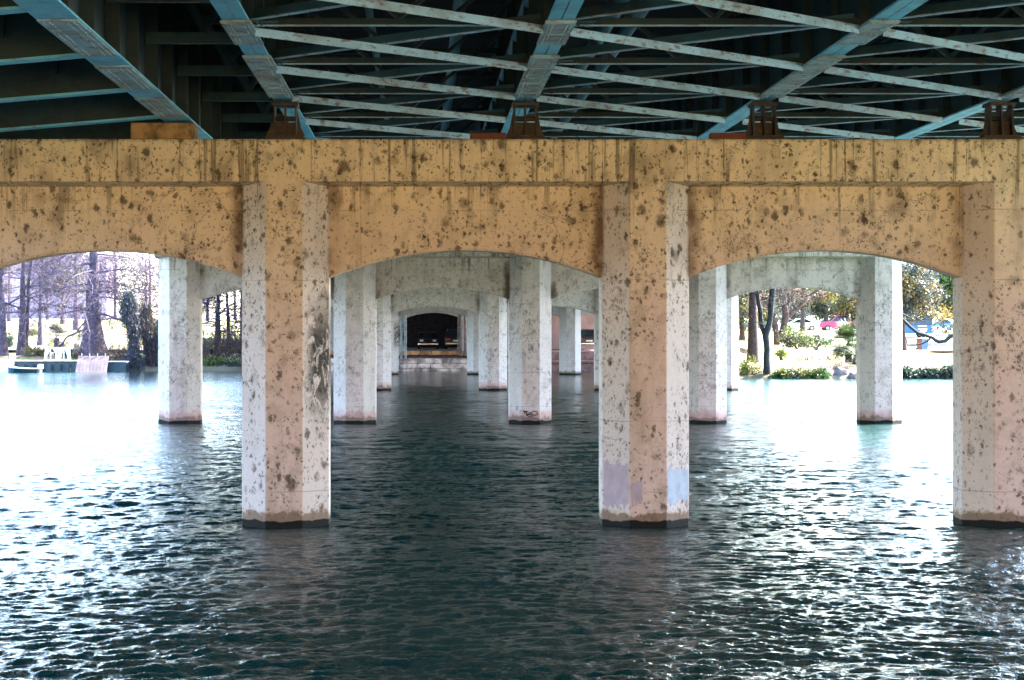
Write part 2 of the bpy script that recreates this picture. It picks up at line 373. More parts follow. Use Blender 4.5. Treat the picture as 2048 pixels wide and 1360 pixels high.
b1, c1 = bent(36.2, COLS, EYE+98*U, EYE+154*U, M['conc1'], 'tan spotted concrete bridge bent nearest the viewer spanning the whole photo')
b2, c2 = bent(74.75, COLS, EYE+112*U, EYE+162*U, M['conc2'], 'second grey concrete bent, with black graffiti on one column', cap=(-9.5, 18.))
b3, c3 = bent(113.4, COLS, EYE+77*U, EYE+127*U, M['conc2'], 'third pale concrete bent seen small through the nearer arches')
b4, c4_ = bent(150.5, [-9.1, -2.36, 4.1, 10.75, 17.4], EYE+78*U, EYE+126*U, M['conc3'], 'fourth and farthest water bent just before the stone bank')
# cover-up paint patches at the foot of a near column
def patch(parent, p0, p1, z0, z1, nrm, mat, rag=.07):
    # ragged sheet of paint 3 mm thick on a flat column face between plan points p0 and p1
    p0 = Vector(p0); p1 = Vector(p1); nrm = Vector(nrm).normalized(); m = MB(); n = 18; rr = random.Random(int(z1*1000))
    vs = []
    for i in range(n+1):
        q = p0.lerp(p1, i/n); zt = z1 + rr.uniform(-rag, rag)*.6 + .03*math.sin(i*.8); zb = z0 + rr.uniform(-rag, rag)
        for off in (.0005, .004): vs += [(q.x+nrm.x*off, q.y+nrm.y*off, zb), (q.x+nrm.x*off, q.y+nrm.y*off, zt)]
    fs = []
    for i in range(n):
        o = i*4; fs += [(o+2, o+6, o+7, o+3), (o+1, o+3, o+7, o+5), (o, o+4, o+6, o+2)]
    return obj('paint_patch', m.add(vs, fs), mat, parent)
M['lav'] = simple('faded_lavender_paint', (.40,.31,.36), .85, var=.12, sc=5); M['blu'] = simple('faded_blue_grey_paint', (.36,.40,.48), .85, var=.12, sc=5)
s2 = math.sqrt(.5)
patch(c1[2], (-A/2-CH+.03, CH-.03), (-A/2-.02, .02), .34, 1.10, (-s2,-s2), M['lav'])
patch(c1[2], (A/2+.02, .02), (A/2+CH-.02, CH-.02), .42, 1.00, (s2,-s2), M['blu'])
patch(c1[2], (-A/2+.02, 0), (-.10, 0), .42, .80, (0,-1), M['lav'])
# graffiti on the second bent
M['blk'] = simple('black_spray_paint', (.012,.012,.012), .6, bump=0)
g = MB()
def gp(u, v): return (-.30 + u*.60/64, -.004, .20 + (54-v)*.39/54*.92)   # letters drawn on the column's front face
def stroke(pts, r=.02):
    for a_, b__ in zip(pts[:-1], pts[1:]):
        pa = Vector(gp(*a_)); pb = Vector(gp(*b__)); d = (pb-pa).normalized(); g.bar(pa-d*r*.6, pb+d*r*.6, .008, r*1.5, (0,1,0)) if False else g.tube([pa, pb], r, 6)
stroke([(3,14),(9,26),(10,28)], .022); stroke([(3,14),(22,19)], .022); stroke([(13,18),(17,38),(20,42)], .03); stroke([(17,38),(22,30)])
stroke([(22,30),(25,24),(31,24),(33,29),(28,32),(23,31),(24,36),(31,35),(35,40),(31,45),(25,45),(21,39)], .017)
stroke([(46+12*math.cos(t*.3927)*.95, 27+13*math.sin(t*.3927)*.85) for t in range(17)], .02)
for i in range(len(g.v)): x, y, z = g.v[i]; g.v[i] = (x, -.004 + (y+.004)*.12, z)
obj('graffiti_tag', g, M['blk'], c2[2])

# ------------------------------------------------------------------ the steel superstructure
deck = thing('bridge_deck', 'dark steel girder bridge deck with pale blue bracing above the bents', 'bridge deck', (4, 0, 9.6))
DZ = Vector((4, 0, 9.6))
def dobj(name, mb, mat, parent=None):                  # geometry in world coordinates under the deck
    o = obj(name, mb, mat, parent or deck)
    if parent is None: o.location = -DZ
    return o
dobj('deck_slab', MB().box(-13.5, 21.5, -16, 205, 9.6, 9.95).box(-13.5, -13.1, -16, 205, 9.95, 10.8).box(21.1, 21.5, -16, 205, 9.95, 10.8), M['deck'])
GX = [-2.39, 1.81, 5.98, 10.12, 14.3]; GZ = 7.386; YL = [36.0 + 4.07*j for j in range(-4, 6)]
splices = [(27.05, 29.25, .40, 1), (30.55, 33.1, .42, 2), (33.13, 34.4, .42, 2), (34.43, 36.0, .42, 2)]
for gi, gx in enumerate(GX):
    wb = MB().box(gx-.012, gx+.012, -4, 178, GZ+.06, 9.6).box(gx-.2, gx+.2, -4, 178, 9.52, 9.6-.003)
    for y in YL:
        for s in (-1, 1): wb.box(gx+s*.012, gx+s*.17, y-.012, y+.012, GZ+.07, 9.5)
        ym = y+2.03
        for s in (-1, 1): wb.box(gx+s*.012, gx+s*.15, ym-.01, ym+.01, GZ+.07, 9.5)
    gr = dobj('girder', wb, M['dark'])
    fl = MB().box(gx-.17, gx-.008, -4, 178, GZ+.03, GZ+.06).box(gx+.008, gx+.17, -4, 178, GZ+.03, GZ+.06)
    dobj('bottom_flange', fl, M['paint'], gr)
    for y0, y1, wd, kind in splices:
        for off in ((0, 77.1) if False else (0,)):
            sp = MB().bbox(gx-wd/2, gx+wd/2, y0+off, y1+off, GZ, GZ+.028, .004)
            nb = int((y1-y0)/.13)
            for q in range(nb):                        # bolt rows
                for bx in (-.15, -.095, .095, .15):
                    if kind == 2 and abs(bx) < .1 and q % 2: continue
                    sp.cyl((gx+bx*wd/.42, y0+.08+q*.13, GZ), (gx+bx*wd/.42, y0+.08+q*.13, GZ-.014), .016, 6)
            for yb in (y0+.02, (y0+y1)/2): sp.box(gx-wd/2+.01, gx+wd/2-.01, yb, yb+.03, GZ-.016, GZ-.001)
            dobj('splice_plate', sp, M['plate'], gr)
# deeper fascia girder on the left with its cantilever plates
g0z = EYE+3.56; gx = -4.21
wb = MB().box(gx-.015, gx+.015, -4, 178, g0z+.03, 9.6)
for y in YL: wb.box(gx+.015, gx+.22, y-.012, y+.012, g0z+.04, 9.5); wb.box(gx+.015, gx+.2, y+2, y+2.02, g0z+.04, 9.5)
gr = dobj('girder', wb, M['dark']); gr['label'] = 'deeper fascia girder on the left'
dobj('bottom_flange', MB().bbox(gx-.25, gx+.25, -4, 178, g0z, g0z+.03, .004), M['paint'], gr)
for j, (y0, y1) in enumerate(((24.3, 27.5), (28.6, 31.4), (32.6, 35.6))):
    sp = MB().bbox(gx-.24, gx+.24, y0, y1, g0z-.025, g0z-.003, .004)
    for q in range(int((y1-y0)/.16)):
        for bx in (-.18, -.1, .1, .18): sp.cyl((gx+bx, y0+.1+q*.16, g0z-.025), (gx+bx, y0+.1+q*.16, g0z-.04), .016, 6)
    dobj('splice_plate', sp, M['plate'], gr)
def cantilever(y):
    z1 = g0z; z0 = g0z - 20/(653-182)*3.56*(4.7/1.25)*.42
    m = MB().prism([(gx-.26, z1+.06), (-10.2, z0+.06-.25), (-10.2, 9.58), (gx-.26, 9.58)], 'y', y-.01, y+.01)
    for q in range(1, 6): x = gx-.26-q*1.05; m.box(x-.01, x+.01, y-.12, y-.012, 7.3, 9.5)
    br = dobj('cantilever_plate', m, M['dark'])
    f = MB().prism([(gx-.26, z1+.02), (-10.2, z0+.02-.25), (-10.2, z0+.055-.25), (gx-.26, z1+.055)], 'y', y-.15, y+.15)
    dobj('edge_flange', f, M['paint'], br)
for y in YL[:6]: cantilever(y)
wb = MB().box(-10.23, -10.2, -4, 178, 6.5, 9.6).box(-10.45, -9.98, -4, 178, 6.46, 6.497); dobj('girder', wb, M['dark'])
# cross frames and lateral braces
def cross_frame(xa, xb, y, zb, heavy):
    m = MB(); h = .17 if heavy else .035
    m.box(xa+.02, xb-.02, y-.06, y+.06, zb, zb+h) if heavy else m.box(xa+.18, xb-.18, y-.05, y+.05, zb, zb+h)
    m.box(xa+.02, xb-.02, y-.05, y+.05, 9.25, 9.4)
    xm = (xa+xb)/2
    for x1 in (xa+.1, xb-.1): m.bar((xm, y, zb+h), (x1, y, 9.3), .08, .13, (0,1,0))
    return m
for i, (xa, xb) in enumerate(zip([gx+.02]+GX[:-1], GX)):
    for y in YL:
        heavy = i == 0
        if heavy:
            o = dobj('cross_frame', cross_frame(xa, xb, y, EYE+4.30, True), M['dim'])
        else:
            m = MB(); m.box(xa+.17, xb-.17, y-.035, y+.035, EYE+3.985, EYE+4.0)
            o = dobj('cross_frame', m, M['strut'])
            m = MB(); m.box(xa+.17, xb-.17, y-.006, y+.006, EYE+4.0, EYE+4.09)
            xm = (xa+xb)/2; m.box(xa+.02, xb-.02, y-.05, y+.05, 9.2, 9.32)
            for x1 in (xa+.1, xb-.1): m.bar((xm, y+.03, EYE+4.1), (x1, y+.03, 9.2), .06, .11, (0,1,0))
            dobj('frame_diagonal', m, M['dark'], o)
for i, (xa, xb) in enumerate(zip(GX[:-1], GX[1:])):
    for y0, y1 in zip(YL[:-1], YL[1:]):
        a_ = Vector((xa+.18, y0+.12, GZ+.005)); b__ = Vector((xb-.2, y1-.12, GZ+.005)); d = (b__-a_).normalized(); nn = Vector((-d.y, d.x, 0))
        m = MB().bar(a_, b__, .012, .11); a2 = a_+nn*.06+Vector((0,0,.055)); m.bar(a2, b__+nn*.06+Vector((0,0,.055)), .11, .012)
        dobj('lateral_brace', m, M['strut'])
        a_ = Vector((xa+.18, y1-.15, GZ+.13)); b__ = Vector((xb-.2, y0+.15, GZ+.13)); d = (b__-a_).normalized()
        m = MB().bar(a_+Vector((0,0,.07)), b__+Vector((0,0,.07)), .014, .12)
        o = dobj('counter_brace', m, M['dim'])
        dobj('brace_flange', MB().bar(a_, b__, .10, .014), M['strut'], o)
    if i < 4:
        for y in YL[:-2]:                               # gusset plates with bolts beside the girder
            m = MB().box(xa+.172, xa+.50, y-.18, y+.20, GZ+.10, GZ+.112)
            for q in range(5): m.cyl((xa+.22+q*.06, y-.1+q*.05, GZ+.06), (xa+.22+q*.06, y-.1+q*.05, GZ+.10), .02, 6)
            dobj('gusset_plate', m, M['dim'])
for x, z, r in ((.63, EYE+5.2, .11), (1.74, EYE+5.25, .10), (3.2, EYE+5.2, .12), (3.62, EYE+5.2, .12), (6.85, EYE+5.2, .13), (7.25, EYE+5.2, .13), (-.9, EYE+5.5, .07)):
    dobj('utility_pipe', MB().tube([(x, -3, z), (x, 60, z)], r, 14), M['pipe'])
for q in range(16):
    x = 6.4 + q*.235 if q < 15 else 6.0
    dobj('deck_rib', MB().box(x, x+.03, -3, 60, 9.28, 9.597), M['dim'])
# bearings on the near cap
def bearing(x, label):
    t = thing('bridge_bearing', label, 'bridge bearing', (x, 36.2+.62, ZC1), group='steel bearings on the near cap beam')
    H_ = GZ - ZC1 - .03
    obj('base_plate', MB().bbox(-.36, .36, -.3, .3, .002, .055, .006).bbox(-.33, .33, -.26, .26, .057, .10, .006), M['rust'], t)
    obj('top_plate', MB().bbox(-.23, .23, -.25, .25, H_-.04, H_+.026, .006), M['rust'], t)
    for s in (-.19, -.0, .19):
        w_ = .028
        obj('rib', MB().prism([(-.24, .10), (.24, .10), (.17, H_-.04), (-.17, H_-.04)], 'x', s-w_/2, s+w_/2), M['rust'], t)
    obj('rocker', MB().box(-.185, .185, -.02, .02, .10, H_*.52).cyl((-.21, 0, H_*.62), (.21, 0, H_*.62), .045, 12), M['rust'], t)
    for s in (-1, 1):
        obj('side_gusset', MB().prism([(s*.20, .10), (s*.34, .10), (s*.27, .25), (s*.215, .52), (s*.20, .52)], 'y', -.02, .02), M['rust'], t)
    return t
bl = ['rusty steel bearing on the beam above the left near column', 'rusty steel bearing at the middle of the near beam, right of a red box',
      'rusty steel bearing with ribs, third from the left on the near beam', 'rusty steel bearing at the right edge of the photo on the near beam']
for x, l in zip(GX[:4], bl): bearing(x+.02, l)
bearing(GX[4]+.02, 'rusty steel bearing on the near beam beyond the right edge')
t = tag(obj('bearing_pedestal', MB().bbox(-.54, .54, -.42, .42, .002, .285, .01), simple('tan_pedestal_concrete', (.42,.24,.08), .9, var=.45, sc=4), None, (-4.47, 36.2+.47, ZC1)), 'orange tan concrete block under the left fascia girder', 'pedestal')
for px, l in ((976, 'dark red steel box lying on the near beam left of the middle bearing'), (1455, 'dark red steel box on the near beam left of the third bearing')):
    tag(obj('steel_box', MB().bbox(-.31, .31, -.12, .12, .002, .12, .008).box(-.30, .30, -.1, .1, .1205, .135), M['redox'], None, (ax(px, 36.6), 36.62, ZC1)), l, 'steel box', 'red steel boxes on the near beam')

# ------------------------------------------------------------------ under the far end: walls, posts, abutment
def block_wall(name, x0, x1, y0, th, z0, rows, mat, label, seed):
    rr = random.Random(seed); m = MB(); z = z0
    for h in rows:
        x = x0 + rr.uniform(-.3, 0)
        while x < x1:
            L = rr.uniform(.7, 1.6); m.bbox(x+.03, x+L-.03, y0+rr.uniform(-.03, .03), y0+th, z+.02, z+h-.02, .03); x += L
        z += h
    m.box(x0, x1, y0+.12, y0+th-.05, z0, z-.06)
    return tag(obj(name, m, mat), label, 'stone wall')
M['limestone'] = simple('pale_limestone', (.72,.50,.42), .9, var=.5, sc=1.6, bump=.5); M['orange_stone'] = simple('orange_sandstone', (.50,.22,.09), .9, var=.4, sc=1.4, bump=.5)
block_wall('stone_wall', -7.6, 9.6, 163.5, .7, -.3, (.46, .42, .41), M['limestone'], 'pale pinkish stone block wall at the waterline under the bridge', 3)
block_wall('stone_wall', -7.6, 15.5, 168.3, .5, 1.16, (.37,), M['orange_stone'], 'low orange stone block wall on the dark terrace under the bridge', 5)
tag(obj('concrete_ledge', MB().bbox(9.7, 15.6, 163.4, 165.0, -.5, .62, .04).bbox(9.7, 15.6, 163.2, 165.2, .622, .82, .03).bbox(9.7, 15.6, 165.21, 166.4, -.5, 1.5, .03), simple('brown_ledge_concrete', (.26,.13,.11), .9, var=.3)), 'brown concrete ledge at the waterline right of the stone block wall', 'ledge')
pb = [('slim grey steel post on the stone wall, leftmost of five', 802.5, 718, 164.2, .085), ('grey steel post on the stone wall, second from the left', 811, 718, 164.2, .1),
      ('thin dark post left of the thick brown pair', 916, 709, 168.1, .05), ('thick brown steel post standing at the orange wall, left of its pair', 921.8, 709, 168.1, .13), ('brown steel post nearest the right column, right of its pair', 930.5, 709, 168.1, .10)]
for l, px, py, Y_, r in pb:
    m = MB().tube([(0,0,-.1), (0,0,6.2)], r, 12)
    for zc in (2.1, 4.2): m.tube([(0,0,zc), (0,0,zc+.1)], r*1.25, 12)
    tag(obj('steel_post', m, simple('post_paint_%d' % int(px), (.30,.22,.19) if px > 915 else (.34,.37,.36), .6, var=.3), None, (ax(px, Y_), Y_, az(py, Y_)), True), l, 'post', 'posts at the far bank')
# land pier with arched openings and the abutment behind
def portal(x_open, z0):
    m = MB(); Yp = 0; th = .9
    edges = [-12.] ; 
    for (a_, b__) in x_open: edges += [a_, b__]
    edges.append(20.)
    for a_, b__ in zip(edges[0::2], edges[1::2]): m.box(a_, b__, 0, th, z0-.6, 6.9)
    return m
op = [(ax(813, 172), ax(921, 172)), (9.2, 18.2)]
t = thing('land_pier', 'pinkish concrete land pier with flat arched openings on the far bank', 'bridge pier', (0, 172, 0))
obj('pier_wall', portal(op, 1.4), M['conc3'], t)
for (a_, b__) in op:
    obj('arch_wall', wall_mb(a_, b__, 6.9, az(636, 172), az(625.5, 172), .85), M['conc3'], t, (0, .02, 0))
M['abut_shade'] = simple('shaded_abutment_concrete', (.03,.02,.018), .95, var=.4)  # underpass shade painted into the back and wing wall colour
M['abut'] = simple('pink_abutment_concrete', (.40,.22,.18), .9, var=.2, sc=.7)
t = thing('abutment', 'dark abutment wall closing the underpass behind the cars', 'abutment', (0, 200, 0))
obj('abutment_wall', MB().box(-16, 8.9, 0, 2, 0, 9.58), M['abut_shade'], t); obj('side_wall', MB().box(8.92, 24, -12, 2, 0, 9.58), M['abut'], t)
obj('wing_wall', MB().box(-16, -15, -14, -.02, 0, 9.58), M['abut_shade'], t)
tag(obj('road', MB().box(-60, 8.8, 174.5, 187, 1.50, 1.53), simple('dark_asphalt', (.05,.045,.045), .9, sc=6)), kind='structure')

# ------------------------------------------------------------------ vehicles
M['glass'] = simple('dark_window_glass', (.015,.02,.025), .08, var=.1, bump=0); M['tyre'] = simple('tyre_rubber', (.02,.02,.02), .85, bump=0)
M['chrome'] = simple('bright_metal_trim', (.7,.68,.66), .25, 1., var=.1, bump=0); M['rim'] = simple('wheel_rim_metal', (.4,.4,.42), .35, .8, bump=0)
M['tail'] = simple('red_tail_lens', (.35,.02,.02), .25, bump=0); M['lamp'] = simple('clear_lamp_lens', (.75,.75,.72), .2, bump=0)
M['plate_w'] = simple('white_number_plate', (.75,.73,.7), .5, bump=0)
PROF = {  # side outlines (length, height): body then cabin
 'suv': ([(-2.2,.35),(-2.25,.75),(-2.2,1.02),(-1.2,1.08),(2.1,1.08),(2.25,.9),(2.27,.35)], [(-1.25,1.08),(-.55,1.62),(.4,1.68),(1.75,1.62),(2.12,1.08)], .92),
 'sedan': ([(-2.25,.3),(-2.3,.62),(-2.1,.84),(-1.0,.94),(1.5,.98),(2.2,.92),(2.28,.5),(2.25,.3)], [(-1.0,.94),(-.25,1.38),(.7,1.42),(1.55,.98)], .88),
 'pickup': ([(-2.6,.4),(-2.65,.8),(-2.5,1.02),(-1.4,1.1),(2.7,1.1),(2.72,.45)], [(-1.4,1.1),(-.75,1.7),(.5,1.72),(.75,1.1)], .95),
 'van': ([(-2.3,.35),(-2.4,.8),(-2.2,1.05),(-1.5,1.15),(2.3,1.15),(2.35,.35)], [(-1.5,1.15),(-.8,1.72),(0,1.8),(2.2,1.8),(2.33,1.15)], .95)}
def car(kind, label, cat, loc, rz, paint, scale=1.):
    t = thing('parked_car' if cat == 'car' else 'parked_'+cat, label, cat, loc, rz, None)
    body, cab, hw = PROF[kind]
    m = MB(); n = len(body); 
    def ring(poly, y, inset=0.): 
        cx = sum(q[0] for q in poly)/len(poly); return [(q[0]-(inset if q[0] > cx else -inset), y, q[1]) for q in poly]
    vs = ring(body, -hw+.06, .05)+ring(body, -hw+.0)+ring(body, hw)+ring(body, hw-.0)
    vs = ring(body, -hw, .06)+ring(body, -hw+.09)+ring(body, hw-.09)+ring(body, hw, .06); fs = []
    for r_ in range(3):
        for i in range(n): fs.append((r_*n+i, r_*n+(i+1) % n, (r_+1)*n+(i+1) % n, (r_+1)*n+i))
    fs += [tuple(range(n-1, -1, -1)), tuple(range(3*n, 4*n))]; m.add(vs, fs)
    bo = obj('body', m, paint, t)
    n = len(cab); m = MB(); vs = []
    for y, s_ in ((-1, 1), (1, 1)):
        for (x, z) in cab: f_ = (z-cab[0][1])/.6; vs.append((x, y*(hw-.05-.16*f_), z-.004*0))
    m.add(vs, [(i, (i+1) % n, n+(i+1) % n, n+i) for i in range(n)]+[tuple(range(n-1, -1, -1)), tuple(range(n, 2*n))])
    cb_ = obj('cabin', m, M['glass'], t)
    top = max(z for x, z in cab); xs_ = [x for x, z in cab if z > top-.12]
    rw = hw-.05-.16*((top-cab[0][1])/.6)
    obj('roof', MB().bbox(min(xs_)-.02, max(xs_)+.04, -rw-.01, rw+.01, top-.05, top+.025, .02), paint, t)
    for s in (-1, 1):
        pm = MB()
        for (xa, za), (xb, zb) in zip(cab[:-1], cab[1:]):
            ya = s*(hw-.045-.16*(za-cab[0][1])/.6); yb = s*(hw-.045-.16*(zb-cab[0][1])/.6)
            pm.bar((xa, ya, za), (xb, yb, zb), .05, .07, (0,1,0))
        xm = (cab[0][0]+cab[-1][0])/2+.1; pm.bar((xm, s*(hw-.04), cab[0][1]), (xm, s*(hw-.04-.16*(top-cab[0][1])/.6), top-.02), .04, .07, (0,1,0))
        obj('window_pillar', pm, paint, t)
    L0 = body[0][0]; L1 = body[-1][0]
    for x in (L0+.85, L1-.9):
        for s in (-1, 1):
            wheel = obj('wheel', MB().cyl((0, -.11, 0), (0, .11, 0), .33, 20), M['tyre'], t, (x, s*(hw-.10), .33))
            obj('rim', MB().cyl((0, -.118, 0), (0, .118, 0), .2, 14), M['rim'], wheel)
    for s in (-1, 1):
        obj('headlight', MB().bbox(L0-.075, L0+.1, s*(hw-.34)-.14, s*(hw-.34)+.14, .66, .82, .02), M['lamp'], t)
        obj('tail_light', MB().bbox(L1-.1, L1+.035, s*(hw-.2)-.15, s*(hw-.2)+.15, .74, .94, .02), M['tail'], t)
    obj('bumper', MB().bbox(L0-.12, L0+.1, -hw+.05, hw-.05, .36, .52, .03), M['chrome'] if kind != 'van' else paint, t)
    obj('bumper', MB().bbox(L1-.1, L1+.1, -hw+.05, hw-.05, .4, .56, .03), M['chrome'] if kind in ('pickup', 'suv') else paint, t)
    obj('number_plate', MB().box(L1+.03, L1+.05, -.26, .26, .66, .78), M['plate_w'], t)
    return t
def paint(n, c): return simple(n, c, .28, .1, var=.08, sc=2, bump=0)
RZ_AWAY = R(-90)    # nose (local -x) pointing away from the viewer
car('suv', 'dark estate car with red tail light under the right arch', 'car', (ax(1178, 179), 179+2, 1.53), R(-90), paint('dark_car_paint', (.03,.03,.032)), 1)
car('sedan', 'dark car in the underpass with bright chrome bars facing out', 'car', (ax(856, 180), 180+2, 1.53), R(90), paint('black_car_paint', (.015,.015,.016)))
car('suv', 'dark car in the underpass right of the one with chrome bars', 'car', (ax(912, 180), 180+2, 1.53), R(-90), paint('charcoal_car_paint', (.02,.02,.02)))
car('pickup', 'pinkish red pickup parked beyond the lawn left of the fan palm', 'truck', (ax(1655, 232)+1.6, 232, gz(ax(1655, 232), 232)), 0, paint('magenta_red_car_paint', (.62,.05,.14)))
car('van', 'blue van parked on the right bank with white bars on its side', 'van', (ax(1862, 205)-2.4, 205, gz(ax(1840, 205), 205)), 0, paint('blue_van_paint', (.012,.09,.24)))
car('sedan', 'small blue car far behind the white post', 'car', (ax(1880, 262), 262, gz(ax(1880, 262), 262)), 0, paint('teal_blue_car_paint', (.02,.16,.30)))
car('sedan', 'white car on the far parking beyond the right bank shrubs', 'car', (ax(1598, 246), 246, gz(ax(1598, 246), 246)), 0, paint('white_car_paint', (.75,.75,.75)))
car('suv', 'blue car between the trunks at the left of the right bank', 'car', (ax(1515, 238), 238, gz(ax(1515, 238), 238)), 0, paint('mid_blue_car_paint', (.02,.10,.30)))
car('sedan', 'silver car in the second row of the right bank parking', 'car', (ax(1650, 280), 280, gz(ax(1650, 280), 280)), 0, paint('silver_car_paint', (.5,.52,.54)))

# ------------------------------------------------------------------ vegetation builders
def leafmat(name, c, c2, sub=.3):
    c = tuple(x*.55 for x in c); c2 = tuple(x*.5 for x in c2)
    k = NT(name); p = k.pos(); n = k.noise(p, 1.2, 4).outputs[0]
    oi = k.noise(p, 9., 2).outputs[0]
    col = k.mix(k.mr(n, .38, .62), c4(c), c4(c2)); col = k.mix(k.mr(oi, .3, .7, 0, .5), col, c4(tuple(x*.5 for x in c)))
    k.set(k.b.inputs['Base Color'], col); k.b.inputs['Roughness'].default_value = .55
    tr = k.n('ShaderNodeBsdfTranslucent'); k.set(tr.inputs[0], col); mx = k.n('ShaderNodeMixShader'); mx.inputs[0].default_value = sub
    k.t.links.new(k.b.outputs[0], mx.inputs[1]); k.t.links.new(tr.outputs[0], mx.inputs[2]); k.t.links.new(mx.outputs[0], k.out.inputs[0])
    return k.m
M['bark_p'] = simple('purple_grey_bark', (.075,.05,.07), .95, var=.4, sc=4, bump=.6); M['bark_b'] = simple('brown_bark', (.06,.035,.03), .95, var=.4, sc=4, bump=.6)
M['bark_d'] = simple('dark_bark', (.025,.025,.022), .95, var=.4, sc=4, bump=.6); M['twig'] = simple('bare_twigs', (.085,.055,.085), .9, var=.3, sc=2, bump=0)
M['twig_b'] = simple('brown_twigs', (.09,.05,.04), .9, var=.3, sc=2, bump=0)
M['leaf_y'] = leafmat('yellow_green_leaves', (.24,.25,.02), (.10,.17,.02)); M['leaf_g'] = leafmat('mid_green_leaves', (.07,.17,.02), (.03,.09,.015))
M['leaf_b'] = leafmat('blue_green_leaves', (.03,.06,.06), (.05,.08,.07), .15); M['leaf_o'] = leafmat('golden_leaves', (.32,.20,.05), (.20,.17,.04))
M['leaf_d'] = leafmat('dark_green_leaves', (.015,.075,.03), (.008,.04,.018), .15); M['leaf_gr'] = leafmat('grey_green_leaves', (.08,.09,.07), (.05,.07,.06)); M['leaf_p'] = leafmat('palm_green', (.07,.12,.025), (.02,.05,.02), .3)
M['leaf_pu'] = leafmat('purple_grey_leaves', (.12,.09,.14), (.07,.06,.10), .15)
M['leaf_br'] = leafmat('dry_brown_leaves', (.20,.10,.05), (.12,.07,.06), .2)
def limb(m, tips, rr, p, d, L, r, lvl, maxl, spread, droop, nseg=4, sides=6, kidsn=(3,5), rmin=.014):
    pts = [p]; rad = [r]; q = p.copy(); dd = d.copy()
    for i in range(nseg):
        dd = (dd + Vector((rr.gauss(0,.16), rr.gauss(0,.16), rr.gauss(0,.13)-droop*.1))).normalized()
        q = q + dd*(L/nseg); pts.append(q.copy()); rad.append(max(rmin*.6, r*(1-.62*(i+1)/nseg)))
    m.tube(pts, rad, max(3, sides-lvl), cap=False)
    if lvl >= maxl: tips.append((q, dd)); return
    for kx in range(rr.randint(*kidsn)):
        t_ = rr.uniform(.35, 1.) ; i = min(nseg-1, int(t_*nseg)); base = pts[i].lerp(pts[i+1], t_*nseg-i)
        axd = Vector((rr.gauss(0,1), rr.gauss(0,1), rr.gauss(0,.7))); axd = (axd - dd*axd.dot(dd)).normalized()
        nd = (dd*math.cos(spread) + axd*math.sin(spread)*rr.uniform(.7,1.2)).normalized()
        limb(m, tips, rr, base, nd, L*rr.uniform(.5,.75), max(rmin, rad[i]*.55), lvl+1, maxl, spread, droop, 3, sides, kidsn, rmin)
def tree_wood(h, r0, seed, lean=(0,0), flare=1.6, first=.3, nb=10, blen=3., maxl=2, spread=.8, droop=.2, up=.35, sides=7, split=None, kidsn=(3,5), twist=.03, br_r=.3):
    rr = random.Random(seed); m = MB(); br = MB(); tips = []
    n = 12; pts = []; rad = []
    for i in range(n+1):
        t_ = i/n; z = h*t_
        pts.append(Vector((lean[0]*t_+rr.gauss(0,twist)*h*t_*.3, lean[1]*t_+rr.gauss(0,twist)*h*t_*.3, z)))
        rad.append(max(.02, r0*(1-.82*t_)*(1+(flare-1)*math.exp(-z/(r0*3.5)))))
    pts.insert(0, pts[0]-Vector((0,0,.5))); rad.insert(0, rad[0]*1.05)
    pts.insert(2, pts[1].lerp(pts[2], .25)); z = pts[2].z; rad.insert(2, r0*(1+(flare-1)*math.exp(-z/(r0*3.5))))
    m.tube(pts, rad, 14)
    for i in range(nb):
        t_ = first+(1-first)*(i+rr.random())/nb; idx = min(n, 2+int(t_*n)); p = pts[idx] if idx < len(pts) else pts[-1]
        p = Vector((lean[0]*t_, lean[1]*t_, h*t_)) + Vector((pts[idx].x-lean[0]*(pts[idx].z/h), pts[idx].y-lean[1]*(pts[idx].z/h), 0))
        a_ = rr.uniform(0, 6.283); d = Vector((math.cos(a_), math.sin(a_), up+rr.gauss(0,.15))).normalized()
        limb(br, tips, rr, p, d, blen*(1.15-.55*t_)*rr.uniform(.8,1.2), max(.035, min(.13, r0*(1-.8*t_)*br_r)), 0, maxl, spread, droop, 4, sides-1, kidsn)
    return m, br, tips
def leaves(centres, n, sig, size, rs, flat=.0, sq=1.):
    c = np.asarray(centres, float); idx = rs.randint(0, len(c), n); p = c[idx] + rs.normal(0, 1, (n,3))*np.array(sig)
    a_ = rs.normal(0,1,(n,3)); a_[:,2] *= (1-flat); a_ /= np.linalg.norm(a_, axis=1)[:,None]
    b = np.cross(a_, rs.normal(0,1,(n,3))); b /= np.linalg.norm(b, axis=1)[:,None]
    s_ = (size*rs.uniform(.5, 1.3, n))[:,None]
    v = np.stack([p-a_*s_, p+b*s_*.45*sq, p+a_*s_, p-b*s_*.45*sq], 1).reshape(-1,3)
    return v, np.arange(4*n).reshape(-1,4)
def bare_tree(label, px, py, Y, h, r0, seed, mat='bark_p', tw='twig', group='bare trees on the far bank', twigs=3500, **kw):
    x = ax(px, Y); z = gz(x, Y) if py is None else az(py, Y)
    t = thing('bare_tree', label, 'tree', (x, Y, z), group=group)
    a_, b, tips = tree_wood(h, r0, seed, **kw); obj('trunk', a_, M[mat], t, smooth=True)
    br = obj('branches', b, M[tw], t)
    if tips and twigs:
        v, f = leaves([tuple(q) for q, _ in tips], twigs, (.45,.45,.4), .34, np.random.RandomState(seed), sq=.075); np_obj('twigs', v, f, M[tw], t)
    return t
